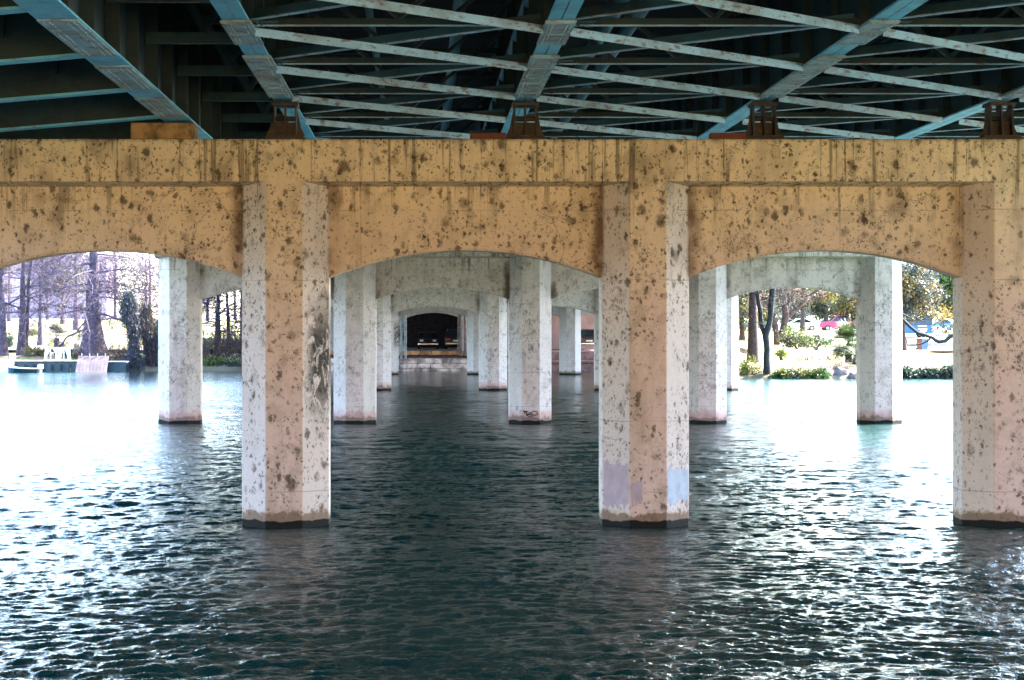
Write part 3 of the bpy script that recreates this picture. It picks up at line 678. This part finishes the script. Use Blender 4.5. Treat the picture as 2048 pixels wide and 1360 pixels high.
def leafy_tree(label, px, py, Y, h, r0, seed, mats, nl=5000, size=.2, crown=(2.5,2.5,2.), n_clump=60, cz=.7, mat='bark_b', group='leafy trees on the far bank', drop=None, **kw):
    x = ax(px, Y); z = gz(x, Y) if py is None else az(py, Y)
    t = thing('leafy_tree', label, 'tree', (x, Y, z), group=group); rs = np.random.RandomState(seed)
    a_, b, tips = tree_wood(h, r0, seed, maxl=1, **kw); obj('trunk', a_, M[mat], t, smooth=True); obj('branches', b, M[mat], t)
    d = rs.normal(0,1,(n_clump,3)); d /= np.linalg.norm(d, axis=1)[:,None]; c = d*np.array(crown)*(rs.uniform(.35,1,n_clump)**.5)[:,None]+np.array([0,0,h*cz])
    c = np.concatenate([c, np.array([tuple(q) for q, _ in tips])]) if tips else c
    ml = mats if isinstance(mats, (list, tuple)) else [mats]
    for i, mm in enumerate(ml):
        sel = c[i::len(ml)]; v, f = leaves(sel, nl//len(ml), (.42,.42,.32), size, rs); np_obj('crown', v, f, M[mm], t)
    return t
def bush(name, label, cat, px, py, Y, size3, nl, leaf, mat, seed, group=None, stems=True, drape=False):
    x = ax(px, Y); z = gz(x, Y) if py is None else az(py, Y)
    t = thing(name, label, cat, (x, Y, z), group=group); rs = np.random.RandomState(seed); rr = random.Random(seed)
    n = 46; d = rs.normal(0,1,(n,3)); d[:,2] = np.abs(d[:,2]); d /= np.linalg.norm(d, axis=1)[:,None]
    c = d*np.array(size3)*(rs.uniform(.2,1,n)**.6)[:,None]
    if drape:
        n = 300; u = rs.rand(n); ang = rs.rand(n)*6.283; wd = (.55+.45*np.sin(u*7+seed))*(1-.75*u**2.5)
        c = np.stack([np.cos(ang)*size3[0]*wd+.25*np.sin(u*5), np.sin(ang)*size3[1]*wd, u*size3[2]], 1)
    ml = mat if isinstance(mat, (list, tuple)) else [mat]
    for i, mm in enumerate(ml):
        v, f = leaves(c[i::len(ml)], nl//len(ml), (.2,.2,.3) if drape else np.array(size3)*.17, leaf, rs, sq=.35 if drape else .8, flat=-2.5 if drape else 0.); v[:,2] = np.maximum(v[:,2], .02-.3*rs.rand(len(v))); np_obj('foliage', v, f, M[mm], t)
    if stems:
        m = MB()
        for q in range(9):
            e = Vector(c[rr.randrange(n)]); m.tube([(rr.uniform(-.15,.15), 0, -.3), e*.5+Vector((0,0,.1)), e], [.04,.03,.012], 5)
        obj('stems', m, M['bark_b'], t)
    return t
def thicket(name, label, px, Y, w, h, seed, mat='twig_b', n=90, group=None, kidsn=(2,4)):
    x = ax(px, Y); z = gz(x, Y); rr = random.Random(seed); m = MB(); tips = []
    for i in range(n):
        p = Vector((rr.uniform(-w/2, w/2), rr.uniform(-.8,.8), -.2)); d = Vector((rr.gauss(0,.4), rr.gauss(0,.3), 1)).normalized()
        limb(m, tips, rr, p, d, h*rr.uniform(.4,.9), .03, 0, 1, .8, .5, 4, 5, kidsn, .012)
    o = obj(name, m, M[mat], None, (x, Y, z)); return tag(o, label, 'shrub', group)
def fan_palm(label, px, Y, h, n, fr, seed, group='fan palms'):
    x = ax(px, Y); t = thing('fan_palm', label, 'palm', (x, Y, gz(x, Y)), group=group); rr = random.Random(seed)
    obj('trunk', MB().tube([(0,0,-.4),(0,0,h*.5),(.05,0,h)], [.28,.24,.2], 10), M['bark_b'], t)
    V = []; Fc = []
    for i in range(n):
        a_ = rr.uniform(0, 6.283); el = rr.uniform(-.9, 1.4); d = Vector((math.cos(a_)*math.cos(el), math.sin(a_)*math.cos(el), math.sin(el)))
        st = Vector((0,0,h)); e = st + d*fr*rr.uniform(.3,.6); side = d.cross(Vector((0,0,1))).normalized(); nrm = side.cross(d)
        for b in range(18):
            t_ = (b/17-.5)*2.6; bd = (d*math.cos(t_)+side*math.sin(t_)).normalized(); L = fr*.85*(1-.3*abs(t_)/1.3)*rr.uniform(.7,1.15)
            tip = e + bd*L - Vector((0,0,.22*L*L)) + nrm*.03; w_ = bd.cross(nrm).normalized()*.016*fr
            mid = e+bd*L*.5+nrm*.04
            o = len(V); V += [e, mid+w_, tip, mid-w_]; Fc.append((o, o+1, o+2, o+3))
        o = len(V); V += [st+side*.02, e+side*.015, e-side*.015, st-side*.02]; Fc.append((o, o+1, o+2, o+3))
    np_obj('fronds', [tuple(q) for q in V], Fc, M['leaf_p'], t); return t

# ------------------------------------------------------------------ left bank
bare_tree('big bare cypress with flared foot behind the plank ramp', 186, 712, 167.5, 15, .62, 11, flare=2.1, first=.16, nb=46, blen=4.4, maxl=3, spread=.8, droop=.45, up=.1, kidsn=(3,4), br_r=.2, twigs=14000)
bare_tree('dark trunk cut by the left edge of the photo', 2, 712, 167.5, 14, .42, 12, first=.25, nb=14, blen=3.4, maxl=2, droop=.5, up=.1)
bare_tree('slim bare trunk, left one of the close pair', 43, 708, 168.5, 14, .30, 13, first=.2, nb=22, blen=3.2, maxl=3, droop=.4, up=.15, lean=(.3,0), kidsn=(2,4))
bare_tree('slim bare trunk, right one of the close pair', 51.5, 708, 169, 14, .19, 14, first=.2, nb=18, blen=3., maxl=3, droop=.4, up=.15, lean=(.7,0), kidsn=(2,4))
bare_tree('thin bare tree behind the spiky green bush', 80, None, 190, 13, .2, 15, first=.2, nb=16, blen=3.2, maxl=2, up=.3)
bare_tree('bare tree with twiggy top left of the draped dark shrub', 152, None, 215, 14, .25, 16, first=.2, nb=18, blen=4., maxl=2, up=.4)
bare_tree('twiggy bare tree behind the draped dark shrub', 292, 712, 170, 8, .2, 17, first=.1, nb=30, blen=2.8, maxl=3, up=.3, kidsn=(3,4), twigs=14000)
bare_tree('thick dark trunk seen between the second bent and the near column', 436, 716, 168, 7.5, .30, 18, mat='bark_d', first=.28, nb=34, blen=3., maxl=3, up=.1, flare=1.2, kidsn=(3,4), twigs=11000)
bare_tree('dark crooked trunk just left of the near column', 459, 716, 169, 7.5, .2, 19, mat='bark_d', first=.28, nb=28, blen=2.6, maxl=3, up=.2, flare=1.2, lean=(-.3,0), kidsn=(3,4))
for i, (px, Y) in enumerate(((18, 240), (95, 250), (230, 262), (300, 255), (-20, 235), (415, 240), (470, 250))):
    bare_tree(['far hazy bare tree at the left edge beyond the lawn', 'far bare tree in front of the pale building', 'far bare tree right of the big cypress', 'far bare tree beside the second bent left column', 'far bare tree just outside the left edge', 'far bare tree seen through the small left opening', 'far bare tree beside the near left column'][i],
              px, None, Y, 15, .17, 40+i, first=.12, nb=20, blen=4.6, maxl=2, up=.45, twigs=6000)
bush('draped_shrub', 'tall dark blue-green draped shrub at the water left of the second bent', 'shrub', 262, 741, 163.5, (.85,.7,5.8), 12000, .15, ['leaf_b', 'leaf_pu'], 21, drape=True)
bush('draped_shrub', 'dark twiggy mass leaning on the left column of the second bent', 'shrub', 298, 741, 164.5, (.95,.8,5.0), 9000, .15, ['leaf_pu', 'leaf_b', 'leaf_br'], 22, drape=True)
thicket('twig_thicket', 'brown twig thicket right of the plank ramp', 232, 165.5, 2.6, 1.9, 23)
thicket('twig_thicket', 'brown twig thicket below the dark trunks in the small left opening', 440, 166, 4.2, 3.2, 24, n=110)
bush('bank_shrub', 'yellow-green shrub at the foot of the dark trunks', 'shrub', 425, 738, 164.6, (1.3,.6,.9), 1500, .11, 'leaf_y', 25)
bush('bank_shrub', 'dark shrub by the waterline left of the near column', 'shrub', 462, 740, 164.3, (1.1,.5,.8), 1300, .11, 'leaf_gr', 26)
bush('bank_shrub', 'yellow-lit shrub behind the dark trunks on the left', 'shrub', 455, None, 176, (2.4,1,2.2), 1600, .16, 'leaf_y', 27)
bush('bank_shrub', 'golden shrub on the slope left of the white frame', 'shrub', 72, None, 166.5, (1.3,.6,.75), 1200, .11, ['leaf_y', 'leaf_o'], 28)
bush('bank_shrub', 'brown-gold shrub right of the white frame', 'shrub', 142, None, 166.3, (.8,.6,.7), 900, .1, ['leaf_o', 'leaf_br'], 29)
bush('bank_shrub', 'small green shrub beside the trunk at the left edge', 'shrub', 17, None, 188, (.6,.5,1.3), 900, .12, 'leaf_g', 30)
bush('bank_shrub', 'small bright green shrub between the paired trunks and the spiky bush', 'shrub', 64, None, 205, (.8,.5,.9), 700, .12, 'leaf_y', 31)
fan_palm('spiky green palm bush behind the white frame', 113, 170.5, 1.3, 34, 1.25, 32)
fan_palm('low yellow-green palm between the spiky bush and the cypress', 152, 176, .7, 16, 1.15, 33)
leafy_tree('yellow-green tree behind the branches of the cypress', 125, None, 225, 7.5, .2, 34, ['leaf_y', 'leaf_gr'], nl=2600, crown=(2.1,1.6,2.), cz=.65, nb=6)
# far pale building
M['bldg'] = simple('pale_lavender_render', (.22,.18,.24), .9, var=.1, sc=.4); M['roofm'] = simple('grey_roof', (.25,.25,.28), .9)
def building(label, px, Y, w_, h, d, floors, cols_):
    x = ax(px, Y); t = thing('building', label, 'building', (x, Y, gz(x, Y)-.3))
    obj('walls', MB().bbox(-w_/2, w_/2, 0, d, 0, h, .05), M['bldg'], t); obj('roof', MB().bbox(-w_/2-.4, w_/2+.4, -.4, d+.4, h+.003, h+.4, .05), M['roofm'], t)
    for f_ in range(floors):
        for c_ in range(cols_):
            X_ = -w_/2+(c_+.5)*w_/cols_; Z_ = 1.0+f_*3.1
            wn = obj('window', MB().box(X_-.75, X_+.75, -.06, -.003, Z_, Z_+1.8), M['roofm'], t); obj('pane', MB().box(X_-.66, X_-.03, -.075, -.062, Z_+.1, Z_+1.7).box(X_+.03, X_+.66, -.075, -.062, Z_+.1, Z_+1.7), M['glass'], wn)
building('pale lavender building with dark windows behind the bare trees', 105, 330, 17, 10, 12, 3, 6)
# dock, boats, ramp
M['dockb'] = simple('dark_blue_dock_paint', (.008,.035,.055), .5, var=.4, sc=2.); M['dockt'] = simple('grey_dock_boards', (.30,.33,.36), .8, var=.25, sc=3)
t = thing('floating_dock', 'long low dark blue floating dock along the left bank', 'dock', (0, 160.5, 0))
obj('hull', MB().bbox(ax(18, 160), ax(150, 160), 0, 2.2, -.3, .78, .03), M['dockb'], t); obj('deck_boards', MB().bbox(ax(10, 160), ax(152, 160), -.15, 2.3, .783, .86, .01), M['dockt'], t)
for q in range(7): obj('fender', MB().tube([(ax(30+q*18, 160), -.2, .1), (ax(30+q*18, 160), -.2, .6)], .09, 10), M['tyre'], t)
t = thing('floating_dock', 'dark dock section right of the plank ramp', 'dock', (0, 161, 0))
obj('hull', MB().bbox(ax(214, 161), ax(252, 161), 0, 1.6, -.3, .72, .03), M['dockb'], t); obj('deck_boards', MB().bbox(ax(213, 161), ax(253, 161), -.1, 1.7, .723, .79, .01), M['dockt'], t)
M['plank'] = simple('lavender_grey_planks', (.075,.055,.068), .85, col2=(.035,.026,.034), sc=1.5)
t = thing('plank_ramp', 'weathered lavender plank ramp sloping into the water below the cypress', 'ramp', (ax(181, 159), 159, 0))
for q in range(9):
    x = -1.17+q*.262; m = MB().add([(x, .0, -.12), (x+.25, 0, -.12), (x+.25, 1.5, 1.22), (x, 1.5, 1.22), (x, .06, -.17), (x+.25, .06, -.17), (x+.25, 1.56, 1.17), (x, 1.56, 1.17)], [(0,1,2,3),(7,6,5,4),(0,4,5,1),(1,5,6,2),(2,6,7,3),(3,7,4,0)])
    obj('plank', m, M['plank'], t)
for q in range(4): obj('post', MB().tube([(-.9+q*.6, 1.45, .8), (-.9+q*.6, 1.45, 1.42)], .035, 8), M['dockt'], t)
M['white'] = simple('white_painted_metal', (.78,.78,.80), .45, var=.1)
def frame_rail(px, label, w_):
    t = thing('boarding_rail', label, 'rail', (ax(px, 161), 161, .86), group='white rails on the dock')
    for s in (-1, 1):
        obj('side_frame', MB().tube([(s*w_/2, -.4, 0), (s*w_*.42, -.3, .95), (s*w_*.42, .3, .95), (s*w_/2, .4, 0)], .035, 8).tube([(s*w_*.5, -.4, .02), (s*.1*w_, -.3, .95)], .035, 8).tube([(s*w_*.2, .4, .02), (s*.2*w_, .3, .95)], .03, 8), M['white'], t)
    obj('top_rail', MB().tube([(-w_*.42, -.3, .97), (w_*.42, -.3, .97)], .035, 8).tube([(-w_*.42, .3, .97), (w_*.42, .3, .97)], .035, 8), M['white'], t)
    obj('bottom_rail', MB().tube([(-w_*.5, -.4, .04), (w_*.5, -.4, .04)], .04, 8), M['white'], t)
frame_rail(105, 'white tubular frame on the dock, the left one', 1.1); frame_rail(130, 'white tubular frame on the dock, beside the plank ramp', .75)
def boat(px, Y, L, hcol, label, h=.75, cabin=False):
    t = thing('motorboat', label, 'boat', (ax(px, Y), Y, 0))
    m = MB(); secs = []
    for i in range(9):
        u = i/8; w_ = .85*math.sin(math.pi*min(.5, .12+u*.55)) if u < .7 else .85*(1-((u-.7)/.3)**2)+.02
        secs.append([(-L/2+L*u, -w_, h+.12*u*u), (-L/2+L*u, -w_*.75, -.05), (-L/2+L*u, 0, -.25), (-L/2+L*u, w_*.75, -.05), (-L/2+L*u, w_, h+.12*u*u)])
    vs = [p_ for s_ in secs for p_ in s_]; fs = [(i*5+j, i*5+j+1, i*5+5+j+1, i*5+5+j) for i in range(8) for j in range(4)] + [(0,1,2,3,4)]
    fs += [(i*5, i*5+5, i*5+9, i*5+4) for i in range(8)]
    obj('hull', m.add(vs, fs), hcol, t); 
    obj('gunwale', MB().tube([Vector(s_[0])+Vector((0,0,.02)) for s_ in secs], .045, 6).tube([Vector(s_[4])+Vector((0,0,.02)) for s_ in secs], .045, 6), M['dockt'], t)
    mo = obj('outboard_motor', MB().bbox(-L/2-.42, -L/2-.02, -.2, .2, h-.05, h+.34, .08).box(-L/2-.3, -L/2-.16, -.06, .06, -.3, h-.05), M['white'], t)
    if cabin: obj('windscreen', MB().bar((.1, -.55, h+.05), (-.15, -.5, h+.5), .05, .05).bar((.1, .55, h+.05), (-.15, .5, h+.5), .05, .05).bar((-.15, -.5, h+.5), (-.15, .5, h+.5), .05, .05), M['white'], t)
    return t
bt = boat(6, 158.4, 3.4, M['white'], 'white motorboat cut by the left edge of the photo', .95, True); bt.rotation_euler = (0,0,R(180)); bt.location.x -= 1.2
bt = boat(46, 158, 2.2, M['dockb'], 'small dark boat with a white outboard motor at the dock', .28); bt.rotation_euler = (0,0,R(180))

# ------------------------------------------------------------------ right bank
bare_tree('thick brown trunk nearest the right columns of the far bents', 1506, 722, 146, 13, .38, 61, mat='bark_b', tw='twig_b', flare=1.25, first=.3, nb=16, blen=3.4, maxl=2, up=.3, lean=(.1,0))
# a forked dark tree standing in the water's edge
def poly_tree(label, limbs, Y, mat, seed, tw='bark_d', twigs=True):
    x0, y0 = limbs[0][0][0], limbs[0][0][1]; o = at(x0, y0, Y); t = thing('forked_tree', label, 'tree', o)
    m = MB(); br = MB(); tips = []; rr = random.Random(seed)
    for li, L in enumerate(limbs):
        pts = [at(a_, b, Y+(li*.25))-o for a_, b, r in L]; rad = [r*Y/F for a_, b, r in L]
        P2 = []; R2 = []
        for i in range(len(pts)-1):
            for s_ in (0, .5): P2.append(pts[i].lerp(pts[i+1], s_)+Vector((rr.gauss(0,.012), rr.gauss(0,.03), 0))); R2.append(rad[i]*(1-s_)+rad[i+1]*s_)
        P2.append(pts[-1]); R2.append(rad[-1]); m.tube(P2, R2, 12)
        if twigs:
            for q in range(13):
                i = rr.randrange(len(P2)//2, len(P2)); d = Vector((rr.gauss(0,1), rr.gauss(0,.6), rr.uniform(.1,1))).normalized()
                if P2[i].z > 2.0: limb(br, tips, rr, P2[i], d, rr.uniform(.8,2.), .035, 0, 2, .7, .1, 4, 5, (2,4))
    obj('trunk', m, M[mat], t, smooth=True)
    if br.v:
        obj('branches', br, M[tw], t); v, f = leaves([tuple(q) for q, _ in tips], 2500, (.3,.3,.25), .22, np.random.RandomState(seed), sq=.1); np_obj('twigs', v, f, M[tw], t)
    return t
poly_tree('dark forked tree standing at the waterline of the right bank', [[(1533,762,9),(1533,735,7.5),(1534,700,6.5),(1532,672,7),(1540,640,5.5),(1543,600,6),(1546,560,6),(1548,500,5)], [(1532,676,6),(1523,650,4.5),(1520,620,4.5),(1515,590,4),(1512,560,4),(1508,520,3)]], 141.5, 'bark_d', 71)
poly_tree('leaning brown tree with a long limb reaching right on the lawn', [[(1553,690,7),(1553,665,6),(1548,640,6),(1540,615,5.5),(1528,595,5),(1515,575,4)], [(1560,684,8),(1566,660,7.5),(1572,630,7),(1567,600,6),(1560,570,5),(1552,530,4)], [(1571,636,6),(1588,622,4.5),(1604,608,4),(1616,592,3.5),(1640,578,2),(1680,560,1.4)], [(1571,632,5),(1577,600,4),(1575,570,3.5),(1580,530,3)]], 165, 'bark_b', 72, 'twig_b')
poly_tree('low bowed dark branch hanging across the right opening', [[(1790,628,4),(1807,640,3),(1822,655,3),(1836,666,3),(1850,670,3.2),(1864,675,3.4),(1876,683,4),(1890,682,4.2),(1902,672,4.4),(1920,668,5),(1945,664,6),(1958,700,7.5),(1962,760,9)], [(1862,674,2.4),(1856,681,1.8),(1845,687,1.6),(1830,690,1.4),(1815,690,1.2),(1813,676,1)], [(1790,622,3),(1812,631,1.6),(1820,636,1.4),(1832,634,1.2),(1845,642,1)]], 140.3, 'bark_d', 73, twigs=False)
leafy_tree('big grey-green tree filling the top of the right opening', 1806, None, 176, 6.2, .26, 81, ['leaf_gr', 'leaf_b', 'leaf_o'], nl=15000, size=.15, crown=(3.1,2.4,2.3), n_clump=110, cz=.82, nb=8)
leafy_tree('bright yellow-green tree at the right of the right opening', 1922, None, 190, 7, .26, 82, ['leaf_g', 'leaf_y', 'leaf_gr'], nl=15000, size=.16, crown=(3.2,2.4,2.8), n_clump=110, cz=.68, nb=8)
leafy_tree('golden leafy tree above the bin, behind the grey-green one', 1862, None, 225, 6.5, .2, 80, ['leaf_o', 'leaf_y', 'leaf_gr'], nl=11000, size=.18, crown=(4.2,2.4,2.4), n_clump=90, cz=.72, nb=6)
leafy_tree('golden tree behind the leaning brown tree', 1605, None, 225, 6.5, .25, 83, ['leaf_o', 'leaf_gr', 'leaf_y'], nl=9000, size=.17, crown=(4.,2.5,1.7), n_clump=90, cz=.72, nb=7)
leafy_tree('round grey-green tree beyond the parking', 1652, None, 240, 5., .25, 84, ['leaf_gr', 'leaf_d', 'leaf_gr'], nl=8000, size=.17, crown=(2.5,2.2,1.7), n_clump=70, cz=.68, nb=7)
leafy_tree('yellow leafy tree behind the fan palm', 1705, None, 232, 5.6, .25, 85, ['leaf_y', 'leaf_o', 'leaf_gr'], nl=8000, size=.17, crown=(2.6,2.2,2.3), n_clump=70, cz=.6, nb=7)
leafy_tree('dark blue-green tree far behind the leaning tree', 1588, None, 290, 5.5, .25, 86, 'leaf_b', nl=5000, size=.2, crown=(1.9,1.5,2.8), n_clump=50, cz=.5, nb=5)
leafy_tree('leafy tree left of the thick brown trunk on the right bank', 1484, None, 200, 6, .22, 87, ['leaf_gr', 'leaf_y'], nl=8000, size=.17, crown=(2.6,2,2.6), n_clump=70, cz=.55, nb=6)
leafy_tree('far tree at the back of the right opening', 1885, None, 330, 9, .35, 88, ['leaf_gr', 'leaf_y'], nl=9000, size=.26, crown=(6.5,3,3.4), n_clump=90, cz=.5, nb=6)
leafy_tree('far wide tree behind the parked cars', 1540, None, 340, 8, .35, 89, ['leaf_gr', 'leaf_o', 'leaf_y'], nl=9000, size=.26, crown=(6.5,3,3.2), n_clump=90, cz=.5, nb=6)
leafy_tree('far wide tree behind the pickup', 1670, None, 350, 8, .35, 90, ['leaf_gr', 'leaf_g', 'leaf_o'], nl=9000, size=.26, crown=(7,3,3.2), n_clump=90, cz=.5, nb=6)
fan_palm('large fan palm against the right column of the second bent', 1697, 147.5, 1.35, 80, 1.6, 91)
fan_palm('low fan palm at the foot of the large one', 1712, 144.5, .6, 20, 1.0, 92)
G_ = 'shrubs on the right bank'
bush('bank_shrub', 'round light green shrub right of the leaning brown tree', 'shrub', 1592, 690, 158, (1.3,.8,1.35), 2600, .1, ['leaf_y', 'leaf_gr'], 93, G_)
bush('bank_shrub', 'grey-green shrub in front of the pink pickup', 'shrub', 1632, 692, 160, (1.3,.8,.95), 1900, .1, ['leaf_gr', 'leaf_g'], 94, G_)
bush('bank_shrub', 'small yellow-green shrub at the foot of the leaning tree', 'shrub', 1563, 712, 149, (.6,.5,.55), 900, .08, 'leaf_y', 95, G_)
bush('bank_shrub', 'yellow-lit shrub at the foot of the thick brown trunk', 'shrub', 1500, 757, 141.6, (.95,.6,1.35), 2400, .085, 'leaf_y', 96, G_)
for i, (px, w_, h, mt, lb) in enumerate(((1565,.75,.55,['leaf_y','leaf_g'],'low leafy shrub at the water right of the forked tree'), (1592,.7,.62,['leaf_y','leaf_gr'],'low yellow-green waterside shrub left of the bright green one'), (1618,.6,.5,'leaf_y','small yellow waterside shrub with pale twigs'), (1640,.5,.6,'leaf_g','bright green waterside shrub beside the rocks'),
        (1822,.9,.75,'leaf_d','dark green waterside shrub at the left of the right opening'), (1855,.85,.6,'leaf_d','dark green waterside shrub below the pale rock'), (1893,1.0,.72,'leaf_d','dark green waterside shrub at the right of the right opening'), (1925,.9,.8,'leaf_d','dark green waterside shrub hidden by the right near column'))):
    bush('bank_shrub', lb, 'shrub', px, 758, 140.25, (w_*1.25,.55,h*1.2), 3200, .08, mt, 100+i, G_)
thicket('twig_thicket', 'brown twiggy ground shrub on the mulch behind the grass', 1632, 152, 3.6, .8, 110, n=60)
thicket('twig_thicket', 'dry grassy tuft on the rock below the fan palm', 1676, 142.2, 1.0, .9, 111, n=70)
M['rock'] = simple('grey_brown_rock', (.22,.17,.16), .95, var=.4, sc=2.5, bump=.8); M['rock_p'] = simple('pale_rock', (.55,.45,.42), .9, var=.25, sc=2.5, bump=.6)
def rock(px, py, Y, sx_, sy_, sz_, mat, label, seed):
    rr = random.Random(seed); pts = []
    for i in range(26):
        d = Vector((rr.gauss(0,1), rr.gauss(0,1), rr.gauss(0,1))).normalized()*rr.uniform(.85,1.05); pts.append((d.x*sx_, d.y*sy_, d.z*sz_))
    p_ = at(px, py, Y); tag(obj('rock', MB().hull(pts), M[mat], None, p_), label, 'rock', 'rocks on the right bank')
rock(1655, 748, 141, .55, .4, .42, 'rock', 'dark rock at the water left of the dry tuft', 1); rock(1680, 747, 141.2, .6, .45, .5, 'rock', 'brown rock under the dry tuft', 2)
rock(1706, 750, 140.6, .4, .4, .35, 'rock', 'dark rock touching the right column of the second bent', 3); rock(1866, 729, 145, .62, .4, .26, 'rock_p', 'pale flat rock above the dark waterside shrubs', 4)
rock(1843, 738, 143.5, .3, .3, .2, 'rock_p', 'small pale rock left of the large pale one', 5); rock(1490, 700, 152, .5, .5, .35, 'rock', 'rock at the left of the thick brown trunk', 6)
p_ = at(1880, 704, 152); tag(obj('fallen_log', MB().tube([(-1.0,0,-.02), (-.5,.1,.02), (.3,0,0), (1.3,-.1,.04)], [.03,.1,.12,.1], 10), M['bark_b'], None, p_), 'dark fallen log lying on the mulch above the pale rock', 'log')
# wheeled bin
t = thing('wheeled_bin', 'blue wheeled bin with dark red side below the bowed branch', 'bin', at(1845, 700, 168) , R(25)); M['bin'] = simple('blue_bin_plastic', (.015,.07,.16), .5, bump=0)
def taper(w0, w1, h): return MB().add([(-w0,-w0,0),(w0,-w0,0),(w0,w0,0),(-w0,w0,0),(-w1,-w1,h),(w1,-w1,h),(w1,w1,h),(-w1,w1,h)], [(0,3,2,1),(4,5,6,7),(0,1,5,4),(1,2,6,5),(2,3,7,6),(3,0,4,7)])
obj('body', taper(.29,.36,.85), M['bin'], t); obj('lid', MB().bbox(-.39,.39,-.42,.40,.852,.94,.03), M['bin'], t); obj('side_panel', MB().add([(-.30,-.27,.06),(-.36,-.33,.8),(-.36,.33,.8),(-.30,.27,.06),(-.325,-.27,.06),(-.385,-.33,.8),(-.385,.33,.8),(-.325,.27,.06)], [(0,1,2,3),(7,6,5,4),(0,4,5,1),(1,5,6,2),(2,6,7,3),(3,7,4,0)]), simple('dark_red_panel', (.18,.03,.04), .6, bump=0), t)
for s in (-1, 1): obj('wheel', MB().cyl((s*.28, .36, .1), (s*.34, .36, .1), .1, 14), M['tyre'], t)
# white bars on the van, white post
vb = [o for o in bpy.data.objects if o.get('category') == 'van'][0]
for i, (x0, x1, z) in enumerate(((.9,1.75,1.02),(.9,1.8,.72),(1.1,1.75,.55))): obj('stripe', MB().box(x0, x1, -.965, -.952, z, z+.12), M['plate_w'], vb)
x = ax(1871, 190); tag(obj('white_post', MB().bbox(-.17,.17,-.17,.17,-.3,1.5,.02).bbox(-.22,.22,-.22,.22,1.502,1.6,.02), M['plate_w'], None, (x, 190, gz(x, 190))), 'white square post right of the blue van', 'post')
